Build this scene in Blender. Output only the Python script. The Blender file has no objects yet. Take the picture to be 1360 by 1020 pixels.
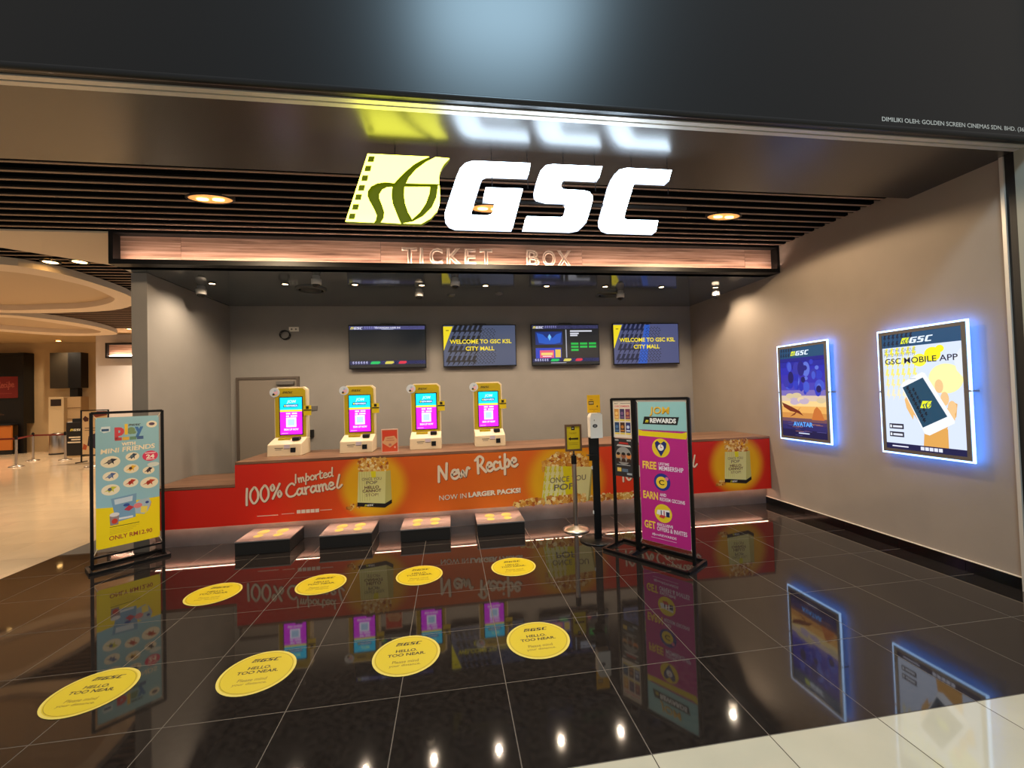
import bpy, bmesh, math, random
from mathutils import Vector, Matrix
random.seed(7)
sc = bpy.context.scene
col = sc.collection
# ------------------------------------------------------------------ camera
CX, CY, FPX, EYE = 680.0, 510.0, 560.0, 1.68
DX = Vector((0.98900547, -0.02629177, 0.1455229))
DY = Vector((-0.1448327, 0.02649379, 0.98910139))
DZ = Vector((-0.02986068, -0.99930317, 0.02239459))
cd = bpy.data.cameras.new('camera'); cam = bpy.data.objects.new('camera', cd); col.objects.link(cam)
cd.sensor_width = 36.0; cd.lens = FPX / 1360 * 36.0; cd.clip_start = 0.05; cd.clip_end = 200
cam.matrix_world = Matrix(((DX.x, -DX.y, -DX.z, 0), (DY.x, -DY.y, -DY.z, 0), (DZ.x, -DZ.y, -DZ.z, EYE), (0, 0, 0, 1)))
sc.camera = cam
# ------------------------------------------------------------------ world, view
w = bpy.data.worlds.new('world'); sc.world = w; w.use_nodes = True
w.node_tree.nodes['Background'].inputs[0].default_value = (1.0, 0.90, 0.80, 1)
w.node_tree.nodes['Background'].inputs[1].default_value = 0.30
sc.view_settings.view_transform = 'Standard'
try: sc.view_settings.look = 'None'
except Exception: pass
sc.view_settings.exposure = 0.25; sc.view_settings.gamma = 1.0
sc.view_settings.use_curve_mapping = False
WARM = (1.0, 0.74, 0.47); NEUT = (1.0, 0.86, 0.68); COOL = (0.62, 0.8, 1.0)
def area(name, loc, rot, sx, sy, power, color):
    l = bpy.data.lights.new(name, 'AREA'); l.shape = 'RECTANGLE'; l.size = sx; l.size_y = sy
    l.energy = power; l.color = color
    o = bpy.data.objects.new(name, l); o.location = loc; o.rotation_euler = rot; col.objects.link(o); return o
# added, unseen area lights behind the camera
area('added_mall_light', (0.9, -1.1, 7.3), (0, 0, 0), 2.2, 1.0, 330, (0.52, 0.80, 1.0))  # added for the bluish glow on the black fascia
area('added_mall_light', (2.0, -2.5, 4.6), (0, 0, 0), 5.0, 0.6, 40, (1.0, 0.86, 0.68))  # added warm fill for the foreground

# ------------------------------------------------------------------ helpers
def lin(c):
    if isinstance(c, str):
        c = c.lstrip('#'); c = [int(c[i:i+2], 16) for i in (0, 2, 4)]
    return tuple(((v/255)/12.92 if v/255 <= .04045 else ((v/255+.055)/1.055)**2.4) for v in c)
MATS = {}
def mat(name, c, rough=.5, metal=0., emit=0., spec=.5, ior=1.45, noise=0., nscale=8., coat=0., bump=0., bscale=60., stretch=None, emitc=None):
    if name in MATS: return MATS[name]
    m = bpy.data.materials.new(name); m.use_nodes = True; nt = m.node_tree; b = nt.nodes['Principled BSDF']
    c = lin(c)
    b.inputs['Base Color'].default_value = (*c, 1); b.inputs['Roughness'].default_value = rough
    b.inputs['Metallic'].default_value = metal; b.inputs['IOR'].default_value = ior
    b.inputs['Specular IOR Level'].default_value = spec
    b.inputs['Coat Weight'].default_value = coat
    if emit:
        b.inputs['Emission Color'].default_value = (*(lin(emitc) if emitc else c), 1); b.inputs['Emission Strength'].default_value = emit
    if noise or bump:
        tc = nt.nodes.new('ShaderNodeTexCoord'); mp = nt.nodes.new('ShaderNodeMapping')
        nt.links.new(tc.outputs['Object'], mp.inputs[0])
        if stretch: mp.inputs['Scale'].default_value = stretch
        if noise:
            n = nt.nodes.new('ShaderNodeTexNoise'); n.inputs['Scale'].default_value = nscale; n.inputs['Detail'].default_value = 6
            nt.links.new(mp.outputs[0], n.inputs['Vector'])
            r = nt.nodes.new('ShaderNodeValToRGB')
            r.color_ramp.elements[0].position = .3; r.color_ramp.elements[1].position = .7
            r.color_ramp.elements[0].color = (*[v*(1-noise) for v in c], 1); r.color_ramp.elements[1].color = (*[min(1, v*(1+noise)) for v in c], 1)
            nt.links.new(n.outputs[0], r.inputs[0]); nt.links.new(r.outputs[0], b.inputs['Base Color'])
        if bump:
            n2 = nt.nodes.new('ShaderNodeTexNoise'); n2.inputs['Scale'].default_value = bscale
            nt.links.new(mp.outputs[0], n2.inputs['Vector'])
            bp = nt.nodes.new('ShaderNodeBump'); bp.inputs['Strength'].default_value = bump; bp.inputs['Distance'].default_value = .01
            nt.links.new(n2.outputs[0], bp.inputs['Height']); nt.links.new(bp.outputs[0], b.inputs['Normal'])
    MATS[name] = m; return m
def wood(name, c0, c1, c2, scale=(.5, 14, 14), rough=.4):
    if name in MATS: return MATS[name]
    m = bpy.data.materials.new(name); m.use_nodes = True; nt = m.node_tree; b = nt.nodes['Principled BSDF']
    tc = nt.nodes.new('ShaderNodeTexCoord'); mp = nt.nodes.new('ShaderNodeMapping'); mp.inputs['Scale'].default_value = scale
    n = nt.nodes.new('ShaderNodeTexNoise'); n.inputs['Scale'].default_value = 2.2; n.inputs['Detail'].default_value = 8; n.inputs['Roughness'].default_value = .62
    n.inputs['Distortion'].default_value = .5
    r = nt.nodes.new('ShaderNodeValToRGB'); e = r.color_ramp.elements
    e[0].position = .32; e[1].position = .68; e[0].color = (*lin(c0), 1); e[1].color = (*lin(c2), 1)
    k = e.new(.5); k.color = (*lin(c1), 1)
    nt.links.new(tc.outputs['Object'], mp.inputs[0]); nt.links.new(mp.outputs[0], n.inputs['Vector'])
    nt.links.new(n.outputs[0], r.inputs[0]); nt.links.new(r.outputs[0], b.inputs['Base Color']); b.inputs['Roughness'].default_value = rough
    MATS[name] = m; return m
def ink(c, emit=0., rough=.45):
    key = 'ink_%s_%.2f_%.2f' % (c if isinstance(c, str) else '%d_%d_%d' % tuple(c), emit, rough)
    if key in MATS: return MATS[key]
    if emit:
        m = mat(key, '#050505', rough=rough, emit=emit, emitc=c)
    else: m = mat(key, c, rough=rough)
    return m

def link(name, me, parent=None, loc=None, rot=None):
    o = bpy.data.objects.new(name, me); col.objects.link(o)
    if parent is not None: o.parent = parent
    if loc is not None: o.location = loc
    if rot is not None: o.rotation_euler = rot
    return o
def tag(o, label, cat, group=None, kind=None):
    if label: o['label'] = label
    if cat: o['category'] = cat
    if group: o['group'] = group
    if kind: o['kind'] = kind
    return o
def thing(name, label, cat, loc=(0, 0, 0), rz=0., group=None, kind=None):
    o = link(name, None, None, loc, (0, 0, rz)); return tag(o, label, cat, group, kind)
class MB:
    def __init__(s): s.v = []; s.f = []; s.m = []; s.sm = []
    def add(s, vs, fs, m=0, smooth=False):
        k = len(s.v); s.v += [tuple(v) for v in vs]
        for f in fs: s.f.append([i+k for i in f]); s.m.append(m); s.sm.append(smooth)
        return s
    def box(s, x0, x1, y0, y1, z0, z1, m=0):
        vs = [(x, y, z) for z in (z0, z1) for x, y in ((x0, y0), (x1, y0), (x1, y1), (x0, y1))]
        return s.add(vs, [(3, 2, 1, 0), (4, 5, 6, 7), (0, 1, 5, 4), (1, 2, 6, 5), (2, 3, 7, 6), (3, 0, 4, 7)], m)
    def cyl(s, cx, cy, z0, z1, r, r2=None, n=24, m=0, cap=True):
        r2 = r if r2 is None else r2
        a = [(math.cos(2*math.pi*i/n), math.sin(2*math.pi*i/n)) for i in range(n)]
        vs = [(cx+r*c, cy+r*q, z0) for c, q in a] + [(cx+r2*c, cy+r2*q, z1) for c, q in a]
        s.add(vs, [(i, (i+1) % n, n+(i+1) % n, n+i) for i in range(n)], m, True)
        if cap: s.add(vs, [list(range(n))[::-1], list(range(n, 2*n))], m)
        return s
    def lathe(s, prof, cx=0, cy=0, n=28, m=0):
        vs = []
        for r, z in prof: vs += [(cx+r*math.cos(2*math.pi*i/n), cy+r*math.sin(2*math.pi*i/n), z) for i in range(n)]
        fs = []
        for k in range(len(prof)-1):
            fs += [(k*n+i, k*n+(i+1) % n, (k+1)*n+(i+1) % n, (k+1)*n+i) for i in range(n)]
        s.add(vs, fs, m, True)
        return s
    def tube(s, pts, r, n=8, m=0, closed=False):
        pts = [Vector(p) for p in pts]; N = len(pts); vs = []
        for i, p in enumerate(pts):
            a = pts[i-1] if (i > 0 or closed) else p; b = pts[(i+1) % N] if (i < N-1 or closed) else p
            t = (b-a).normalized(); up = Vector((0, 0, 1)) if abs(t.z) < .9 else Vector((1, 0, 0))
            x = t.cross(up).normalized(); y = x.cross(t)
            vs += [p + r*(math.cos(2*math.pi*k/n)*x + math.sin(2*math.pi*k/n)*y) for k in range(n)]
        fs = [(i*n+k, i*n+(k+1) % n, ((i+1) % N)*n+(k+1) % n, ((i+1) % N)*n+k) for i in range(N if closed else N-1) for k in range(n)]
        s.add(vs, fs, m, True)
        if not closed: s.add(vs, [list(range(n))[::-1], list(range((N-1)*n, N*n))], m)
        return s
    def prism(s, poly, fn, d0, d1, m=0, side=None):
        # poly: 2D outline (ccw); fn(a, b, d) -> 3D point
        n = len(poly); side = m if side is None else side
        vs = [fn(a, b, d0) for a, b in poly] + [fn(a, b, d1) for a, b in poly]
        s.add(vs, [list(range(n))], m); s.add(vs, [list(range(n, 2*n))[::-1]], side)
        return s.add(vs, [(i, n+i, n+(i+1) % n, (i+1) % n) for i in range(n)], side)
    def mesh(s, name, mats):
        me = bpy.data.meshes.new(name); me.from_pydata(s.v, [], s.f)
        for m in (mats if isinstance(mats, (list, tuple)) else [mats]): me.materials.append(m)
        for p, mi, sm in zip(me.polygons, s.m, s.sm): p.material_index = mi; p.use_smooth = sm
        me.update(); return me
    def build(s, name, mats, parent=None, loc=None, rot=None, bevel=0., fix=False):
        me = s.mesh(name, mats)
        if fix:
            bm = bmesh.new(); bm.from_mesh(me); bmesh.ops.recalc_face_normals(bm, faces=bm.faces); bm.to_mesh(me); bm.free()
        o = link(name, me, parent, loc, rot)
        if bevel:
            b = o.modifiers.new('bevel', 'BEVEL'); b.width = bevel; b.segments = 2; b.limit_method = 'ANGLE'
        return o
def box(name, b, m, parent=None, bevel=0., loc=None, rot=None):
    return MB().box(*b).build(name, m, parent, loc, rot, bevel)
def struct(o, label, cat='structure'):
    o['kind'] = 'structure'; o['label'] = label; o['category'] = cat; return o
TXT = {}
def text_mesh(sx, bold=0., shear=0.):
    k = (sx, bold, shear)
    if k not in TXT:
        c = bpy.data.curves.new('t', 'FONT'); c.body = sx; c.resolution_u = 3; c.offset = bold; c.shear = shear
        o = bpy.data.objects.new('t', c); me = o.to_mesh()
        vs = [(v.co.x, v.co.y) for v in me.vertices]; fs = [list(p.vertices) for p in me.polygons]
        o.to_mesh_clear(); bpy.data.objects.remove(o); bpy.data.curves.remove(c)
        x0 = min(v[0] for v in vs); x1 = max(v[0] for v in vs); y0 = min(v[1] for v in vs); y1 = max(v[1] for v in vs)
        TXT[k] = ([((x-x0)/max(1e-6, x1-x0), (y-y0)/max(1e-6, y1-y0)) for x, y in vs], fs, (x1-x0)/max(1e-6, y1-y0))
    return TXT[k]
def smooth(pts, n=5, closed=False):
    P = [Vector(p) for p in pts]; out = []; N = len(P)
    rng = N if closed else N-1
    for i in range(rng):
        g = lambda j: P[j % N] if closed else P[max(0, min(N-1, j))]
        p0, p1, p2, p3 = g(i-1), g(i), g(i+1), g(i+2)
        for k in range(n):
            t = k/n
            out.append(.5*((2*p1)+(p2-p0)*t+(2*p0-5*p1+4*p2-p3)*t*t+(3*p1-p0-3*p2+p3)*t**3))
    if not closed: out.append(P[-1])
    return [tuple(v) for v in out]
# brush lettering
BR = {'1': ([[(.2, 0), (.27, .5), (.36, 1)]], .42), '0': ([[(.35, 1), (.12, .75), (.05, .35), (.2, .02), (.45, .25), (.52, .65), (.42, .96), (.33, 1)]], .6),
 '%': ([[(.2, .95), (.08, .8), (.15, .6), (.28, .75), (.22, .95)], [(.55, .5), (.43, .33), (.5, .13), (.63, .3), (.56, .5)], [(.62, .95), (.1, .1)]], .72),
 'I': ([[(.1, 0), (.22, .95)]], .34), 'm': ([[(.05, .5), (.08, 0)], [(.08, .3), (.22, .5), (.28, .4), (.28, 0)], [(.28, .3), (.42, .5), (.5, .4), (.5, .1), (.58, .03)]], .6),
 'p': ([[(.2, .85), (.1, .2), (.02, -.35)], [(.14, .35), (.28, .52), (.4, .35), (.3, .08), (.12, .1)]], .45), 'o': ([[(.25, .52), (.08, .35), (.1, .06), (.3, .04), (.42, .3), (.28, .52), (.22, .52)]], .46),
 'r': ([[(.05, .5), (.08, 0)], [(.08, .3), (.18, .47), (.32, .5)]], .34), 't': ([[(.2, .85), (.12, .15), (.2, 0), (.32, .06)], [(0, .55), (.36, .62)]], .36),
 'e': ([[(.08, .25), (.35, .32), (.34, .48), (.2, .52), (.08, .3), (.1, .08), (.25, 0), (.42, .1)]], .42), 'd': ([[(.38, .4), (.22, .5), (.06, .25), (.15, .02), (.36, .15)], [(.52, 1.0), (.4, .2), (.48, .02)]], .52),
 'C': ([[(.6, .85), (.45, 1.0), (.2, .8), (.05, .4), (.18, .05), (.45, .03), (.62, .18)]], .64), 'a': ([[(.36, .42), (.2, .5), (.05, .25), (.14, .02), (.34, .2)], [(.4, .5), (.36, .12), (.48, .03)]], .5),
 'l': ([[(.40, 1.0), (.24, .5), (.15, .14), (.24, 0), (.46, .2)]], .44), 'N': ([[(.0, 0), (.12, .9)], [(.12, .9), (.4, .08)], [(.4, .08), (.55, 1.0)]], .64),
 'w': ([[(.02, .5), (.1, .02), (.26, .4), (.34, .02), (.52, .5), (.62, .46)]], .62), 'R': ([[(.08, 0), (.18, .95)], [(.02, .8), (.3, 1.0), (.5, .8), (.35, .52), (.16, .45)], [(.25, .47), (.55, 0)]], .58),
 'c': ([[(.34, .42), (.2, .5), (.06, .28), (.14, .03), (.38, .1)]], .4), 'i': ([[(.08, .45), (.1, .08), (.22, .02)], [(.12, .72), (.13, .75)]], .25), ' ': ([], .35)}
class Print:
    """flat print: layered inked shapes on a plane O + u*U + v*V, sized w x h metres, coordinates are fractions"""
    def __init__(s, O, U, V, w, h, emit=0., rough=.45, lift=.0009):
        s.O = Vector(O); s.U = Vector(U).normalized(); s.V = Vector(V).normalized(); s.N = s.U.cross(s.V)
        s.w = w; s.h = h; s.e = emit; s.r = rough; s.lift = lift; s.v = []; s.f = []; s.mi = []; s.mats = []; s.L = 1
    def _m(s, c, e=None):
        m = ink(c, s.e if e is None else e, s.r)
        if m not in s.mats: s.mats.append(m)
        return s.mats.index(m)
    def raw(s, pts, faces, c, L=None, e=None):
        k = len(s.v); z = s.lift*(s.L if L is None else L); mi = s._m(c, e)
        s.v += [tuple(s.O + s.U*(x*s.w) + s.V*(y*s.h) + s.N*z) for x, y in pts]
        for f in faces: s.f.append([i+k for i in f]); s.mi.append(mi)
    def poly(s, pts, c, L=None, e=None): s.raw(pts, [list(range(len(pts)))], c, L, e)
    def rect(s, x0, y0, x1, y1, c, L=None, e=None): s.poly([(x0, y0), (x1, y0), (x1, y1), (x0, y1)], c, L, e)
    def circ(s, cx, cy, r, c, L=None, ry=None, n=24, e=None):
        k = s.w/s.h if ry is None else ry/r
        s.poly([(cx+r*math.cos(2*math.pi*i/n), cy+r*k*math.sin(2*math.pi*i/n)) for i in range(n)], c, L, e)
    def text(s, t, cx, cy, w, h, c, L=None, bold=0.02, shear=0., rot=0., e=None):
        vs, fs, _ = text_mesh(t, bold, shear)
        a, b = math.cos(rot), math.sin(rot); pts = []
        for x, y in vs:
            X = (x-.5)*w*s.w; Y = (y-.5)*h*s.h
            pts.append((cx+(X*a-Y*b)/s.w, cy+(X*b+Y*a)/s.h))
        s.raw(pts, fs, c, L, e)
    def brush(s, t, x, y, h, c, L=None, wd=.09, rot=0., sx=1., fit=None):
        # x, y baseline start in fractions; h cap height in metres; fit: total width in metres
        adv = sum(BR[q][1] for q in t); kx = h*sx if fit is None else fit/adv
        a, b = math.cos(rot), math.sin(rot); px = 0; z = s.lift*(s.L if L is None else L); mi = s._m(c)
        def em(X, Y):
            s.v.append(tuple(s.O + s.U*(x*s.w+X*a-Y*b) + s.V*(y*s.h+X*b+Y*a) + s.N*z))
        for q in t:
            for st in BR[q][0]:
                pl = [((px+p[0])*kx, p[1]*h) for p in smooth(st, 6)]
                r = wd*h/2; s.bk = (getattr(s, 'bk', 0)+1) % 7; z = s.lift*(s.L if L is None else L) + s.bk*s.lift*.08
                def nrm(i):
                    x0, y0 = pl[max(0, i-1)]; x1, y1 = pl[min(len(pl)-1, i+1)]; l = math.hypot(x1-x0, y1-y0) or 1
                    return (-(y1-y0)/l*r, (x1-x0)/l*r)
                k = len(s.v); n_ = len(pl)
                for i, (X, Y) in enumerate(pl):
                    nx, ny = nrm(i); em(X-nx, Y-ny); em(X+nx, Y+ny)
                for i in range(n_-1): s.f.append([k+2*i, k+2*i+2, k+2*i+3, k+2*i+1]); s.mi.append(mi)
                for i, sg_ in ((0, 1), (n_-1, -1)):
                    z += s.lift*.03; X, Y = pl[i]; nx, ny = nrm(i); th = math.atan2(ny, nx); k = len(s.v)
                    for j in range(7): em(X+r*math.cos(th+sg_*j*math.pi/6), Y+r*math.sin(th+sg_*j*math.pi/6))
                    f = list(range(k, k+7)); s.f.append(f if sg_ > 0 else f[::-1]); s.mi.append(mi)
            px += BR[q][1]
    def logo(s, x, y, w, ce, cg, L=None, letters=True, emblem=True):
        # x, y lower left (fractions), w total width (fraction of panel width)
        ww = LOGO_W if letters else EMB_W
        k = w*s.w/ww
        f = lambda P: [(x+p[0]*k/s.w, y+p[1]*k/s.h) for p in P]
        if emblem:
            for P in EMBLEM: s.poly(f(P), ce, L)
        if letters:
            for P in LETTERS: s.poly(f(P), cg, L)
    def zig(s, x, y, w, h, c, L=None, sl=0.):
        P = [(.35, 1), (.8, 1), (.62, .58), (.95, .58), (.35, 0), (.5, .42), (.1, .42)]
        s.poly([(x+a*w+sl*b, y+b*h) for a, b in P], c, L)
    def blobs(s, x0, y0, x1, y1, n, r, cs, L=None, rnd=None, inside=None):
        rnd = rnd or random
        for _ in range(n):
            cx = rnd.uniform(x0, x1); cy = rnd.uniform(y0, y1)
            if inside and not inside(cx, cy): continue
            R = r*rnd.uniform(.7, 1.25); ph = rnd.random()*6
            s.poly([(cx+R*(1+.3*math.sin(3*t*.785+ph))*math.cos(t*.785)/s.w, cy+R*(1+.3*math.sin(3*t*.785+ph))*math.sin(t*.785)/s.h) for t in range(8)], rnd.choice(cs), L)
            L = (s.L if L is None else L) + .01
    def build(s, name, parent=None):
        me = bpy.data.meshes.new(name); me.from_pydata(s.v, [], s.f)
        for m in s.mats: me.materials.append(m)
        for p, mi in zip(me.polygons, s.mi): p.material_index = mi
        me.update(); return link(name, me, parent)
def on_y(px, py, Y):
    q = Vector((px-CX, py-CY, FPX)); r = Vector((DX.dot(q), DY.dot(q), DZ.dot(q))); t = Y/r.y
    return (r.x*t, EYE+r.z*t)
# ------------------------------------------------------------------ the logo outlines (metres on the sign's plane)
SIGN_Y = 3.03
def tr(ox, oy, k, P): return [on_y(ox+a/k, oy+b/k, SIGN_Y) for a, b in P]
_E = [[(365,182),(985,213),(900,250),(830,290),(740,365),(665,440),(632,478),(540,468),(460,480),(400,510),(368,555),(362,605),(385,660),(430,740),(455,800),(448,845),(428,875),(142,862)],
 [(612,515),(560,518),(510,545),(482,590),(482,630),(510,700),(532,770),(525,830),(498,872),(700,885),(680,845),(650,770),(615,680),(605,600)],
 [(1050,215),(1187,230),(1130,290),(1095,350),(1080,420),(1083,488),(750,480),(780,420),(850,340),(950,265)],
 [(735,515),(992,515),(985,580),(950,680),(890,770),(812,840),(770,770),(740,680),(730,600)],
 [(1072,500),(1086,500),(1090,580),(1086,680),(1060,760),(1000,830),(900,888),(720,882),(820,862),(920,810),(1010,720),(1055,620)]]
_H = [(400,238),(368,331),(336,428),(304,526),(272,618),(243,717),(208,812)]
_L = [[(530,113),(518,178),(285,170),(262,180),(251,203),(192,393),(196,405),(290,407),(310,399),(318,385),(330,320),(262,315),(277,250),(487,257),(428,480),(105,471),(70,458),(48,430),(45,395),(112,190),(132,143),(162,113),(205,100)],
 [(935,132),(917,196),(735,188),(717,197),(706,222),(702,243),(712,260),(830,267),(862,275),(880,298),(880,325),(855,415),(842,450),(812,478),(765,487),(490,479),(508,413),(702,418),(722,407),(738,352),(735,334),(722,329),(622,326),(580,315),(558,290),(556,260),(570,200),(586,157),(615,126),(655,119)],
 [(1327,152),(1310,215),(1145,208),(1125,213),(1113,230),(1060,408),(1060,425),(1072,432),(1250,437),(1238,500),(978,492),(947,480),(930,455),(928,425),(980,230),(1000,182),(1032,150),(1075,140)]]
SE = [tr(440, 180, 7.556, P)[::-1] for P in _E]; SL = [tr(580, 190, 4.25, P)[::-1] for P in _L]
SL = [P[::1] for P in SL]
SH = [tr(440, 180, 7.556, [(a-36, b+28), (a+25, b+28), (a+37, b-28), (a-24, b-28)]) for a, b in _H]
def ccw(P):
    A = sum(P[i-1][0]*P[i][1]-P[i][0]*P[i-1][1] for i in range(len(P))); return P if A > 0 else P[::-1]
SE = [ccw(P) for P in SE]; SL = [ccw(P) for P in SL]; SH = [ccw(P) for P in SH]
lx0 = min(p[0] for P in SE for p in P); ly0 = min(p[1] for P in SE+SL for p in P); lx1 = max(p[0] for P in SL for p in P)
EMBLEM = [[(a-lx0, b-ly0) for a, b in P] for P in SE]; LETTERS = [[(a-lx0, b-ly0) for a, b in P] for P in SL]
LOGO_W = lx1-lx0; EMB_W = max(p[0] for P in EMBLEM for p in P)

# ------------------------------------------------------------------ materials
M_BLACKTILE = mat('black_polished_tile', (34, 29, 26), rough=.04, ior=1.62, noise=.35, nscale=30)
M_BEIGETILE = mat('cream_polished_tile', (190, 182, 160), rough=.05, ior=1.6, noise=.06, nscale=2.5)
M_GROUTB = mat('grout_on_black', (98, 89, 79), rough=.8)
M_GROUTL = mat('grout_on_cream', (70, 60, 50), rough=.8)
M_WALLG = mat('grey_wall_paint', (136, 131, 126), rough=.75, noise=.04, nscale=3, bump=.03)
M_WALLR = mat('taupe_wall_paint', (146, 134, 122), rough=.72, noise=.04, nscale=3, bump=.03)
M_FARWALL = mat('tan_wall_paint', (190, 162, 120), rough=.8, noise=.05, nscale=2)
M_WHITEWALL = mat('white_wall_paint', (215, 208, 205), rough=.8)
M_RECCEIL = mat('charcoal_ceiling_gloss', (84, 92, 97), rough=.08, ior=1.6)
M_SOFFIT = mat('dark_gloss_soffit', (52, 48, 44), rough=.27, ior=1.7)
M_FASCIA = mat('black_fascia', (13, 17, 20), rough=.34)
M_BLACK = mat('black_paint', (14, 14, 14), rough=.5)
M_BLACKMETAL = mat('black_powder_metal', (16, 16, 17), rough=.35, metal=.3)
M_ALU = mat('aluminium_track', (205, 200, 190), rough=.35, metal=.35)
M_STEEL = mat('brushed_steel', (185, 175, 165), rough=.28, metal=1.0)
M_KICK = mat('brushed_kick_plate', (150, 143, 140), rough=.38, metal=.75, noise=.12, nscale=5, stretch=(1, 6, 1))
M_BRONZE = mat('bronze_edge', (172, 142, 120), rough=.5)
M_CREAM = mat('cream_plaster', (226, 206, 182), rough=.75)
M_WHITE = mat('white_plastic', (232, 226, 214), rough=.35)
M_KIOSKW = mat('ivory_plastic', (222, 206, 176), rough=.35)
M_KIOSKY = mat('mustard_yellow_panel', (176, 156, 14), rough=.35)
M_GREY = mat('grey_frame', (120, 116, 112), rough=.35, metal=.5)
M_WOODB = wood('beam_wood', (112, 84, 70), (190, 150, 128), (226, 194, 174), (.45, 16, 16), .4)
M_WOODT = wood('counter_wood', (84, 58, 44), (128, 92, 70), (160, 120, 92), (.5, 12, 12), .35)
M_LAMP = mat('lamp_glow', (255, 240, 215), emit=13.0, emitc=(255, 212, 160))
M_LAMPW = mat('lamp_glow_warm', (255, 200, 120), emit=6.0, emitc=(255, 190, 110))
M_SCREENB = mat('black_glass', (8, 8, 9), rough=.12)

# ------------------------------------------------------------------ floor
def clip(poly, axis, v, keep_lt):
    out = []
    for i in range(len(poly)):
        a, b = poly[i-1], poly[i]; ia = (a[axis] < v) == keep_lt; ib = (b[axis] < v) == keep_lt
        if ia != ib:
            t = (v-a[axis])/(b[axis]-a[axis]); out.append(tuple(a[k]+t*(b[k]-a[k]) for k in (0, 1)))
        if ib: out.append(b)
    return out
TX, TY = .275, 1.872
EDGE = -4.44; XW = 4.46
fl = box('floor', (EDGE, XW+.6, TY, 7.6, -.08, -.0005), M_GROUTB)
struct(fl, 'polished black tile floor in front of the ticket counter', 'floor')
TM = {}
def tiles(parent, x0, x1, y0, y1, m, key, gap=.0026):
    i0 = int(math.floor((x0-TX)/.6)); i1 = int(math.ceil((x1-TX)/.6)); j0 = int(math.floor((y0-TY)/.603+1e-6)); j1 = int(math.ceil((y1-TY)/.603-1e-6))
    for i in range(i0, i1):
        for j in range(j0, j1):
            a0 = max(TX+i*.6, x0)+gap; a1 = min(TX+(i+1)*.6, x1)-gap; b0 = max(TY+j*.603, y0)+gap; b1 = min(TY+(j+1)*.603, y1)-gap
            if a1-a0 < .02 or b1-b0 < .02: continue
            k = (key, round(a1-a0, 3), round(b1-b0, 3))
            if k not in TM:
                W, D = (a1-a0)/2, (b1-b0)/2; TM[k] = MB().box(-W, W, -D, D, -.01, 0).mesh('tile', m)
            link('tile', TM[k], parent, ((a0+a1)/2, (b0+b1)/2, 0), (random.uniform(-1, 1)*.0006, random.uniform(-1, 1)*.0006, 0))
tiles(fl, EDGE, XW, TY, 5.52, M_BLACKTILE, 'b')
fb = box('floor', (-9, 9, -2.0, TY, -.08, -.001), M_GROUTL)
struct(fb, 'cream tile floor of the mall walkway in the foreground', 'floor')
tiles(fb, -2.2, 5.2, .05, TY, M_BEIGETILE, 'c')
MB().box(-9, -2.2, -2, TY, -.05, 0).box(5.2, 9, -2, TY, -.05, 0).box(-2.2, 5.2, -2, .05, -.05, 0).build('floor_slab', M_BEIGETILE, fb)
ff = box('floor', (-22, EDGE, TY, 22, -.08, -.002), mat('grout_on_foyer', (150, 125, 95), rough=.8))
struct(ff, 'shiny cream tile floor of the cinema foyer on the left', 'floor')
M_FOYTILE = mat('foyer_polished_tile', (226, 200, 165), rough=.1, noise=.06, nscale=1.5)
tiles(ff, -9.325, EDGE, 3.078, 9.711, M_FOYTILE, 'f', .0014)
MB().box(-22, -9.325, TY, 22, -.05, 0).box(-9.325, EDGE, TY, 3.078, -.05, 0).box(-9.325, EDGE, 9.711, 22, -.05, 0).build('floor_slab', M_FOYTILE, ff)

# ------------------------------------------------------------------ walls
struct(box('wall_back', (-3.6, 4.7, 7.26, 7.4, 0, 3.6), M_WALLG), 'grey wall behind the ticket counter with four screens', 'wall')
struct(box('wall_right', (XW, XW+.25, 2.74, 7.3, 0, 4.2), M_WALLR), 'taupe wall on the right carrying two glowing posters', 'wall')
struct(box('wall_left', (-3.6, -3.437, 5.406, 7.3, 0, 3.2), M_WALLG), 'grey side wall left of the ticket counter', 'wall')
br = box('baseboard_right', (XW-.014, XW, 2.74, 5.5, 0.0, .094), M_GROUTB)
struct(br, 'black tile baseboard along the right wall', 'baseboard')
js = [5.5, 4.83, 4.27, 3.70, 3.13, 2.745]
for y1, y0 in zip(js, js[1:]): box('tile', (-.004, .012, y0-y1+.003, -.001, .001, .096), mat('baseboard_tile', (15, 14, 14), rough=.12), br, loc=(XW-.016, y1, 0))
box('cap_strip', (XW-.02, XW, 2.745, 5.5, .097, .103), mat('cap_cream', (220, 204, 180), rough=.5), br)
# end post of the shopfront at the right
pr = MB().box(XW-.02, XW+.25, 2.665, 2.74, 0, 4.6).build('trim_1', M_BLACK); struct(pr, 'black metal post at the open shopfront end of the right wall', 'post')
MB().box(XW-.035, XW-.02, 2.725, 2.75, 0, 3.46).build('edge_strip', M_ALU, pr)
struct(box('trim_2', (XW-.03, 9.0, 2.45, 2.66, 0, 5.2), mat('pillar_stone', (150, 150, 138), rough=.35)), 'pale stone pillar face beside the black shopfront post', 'pillar')

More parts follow.
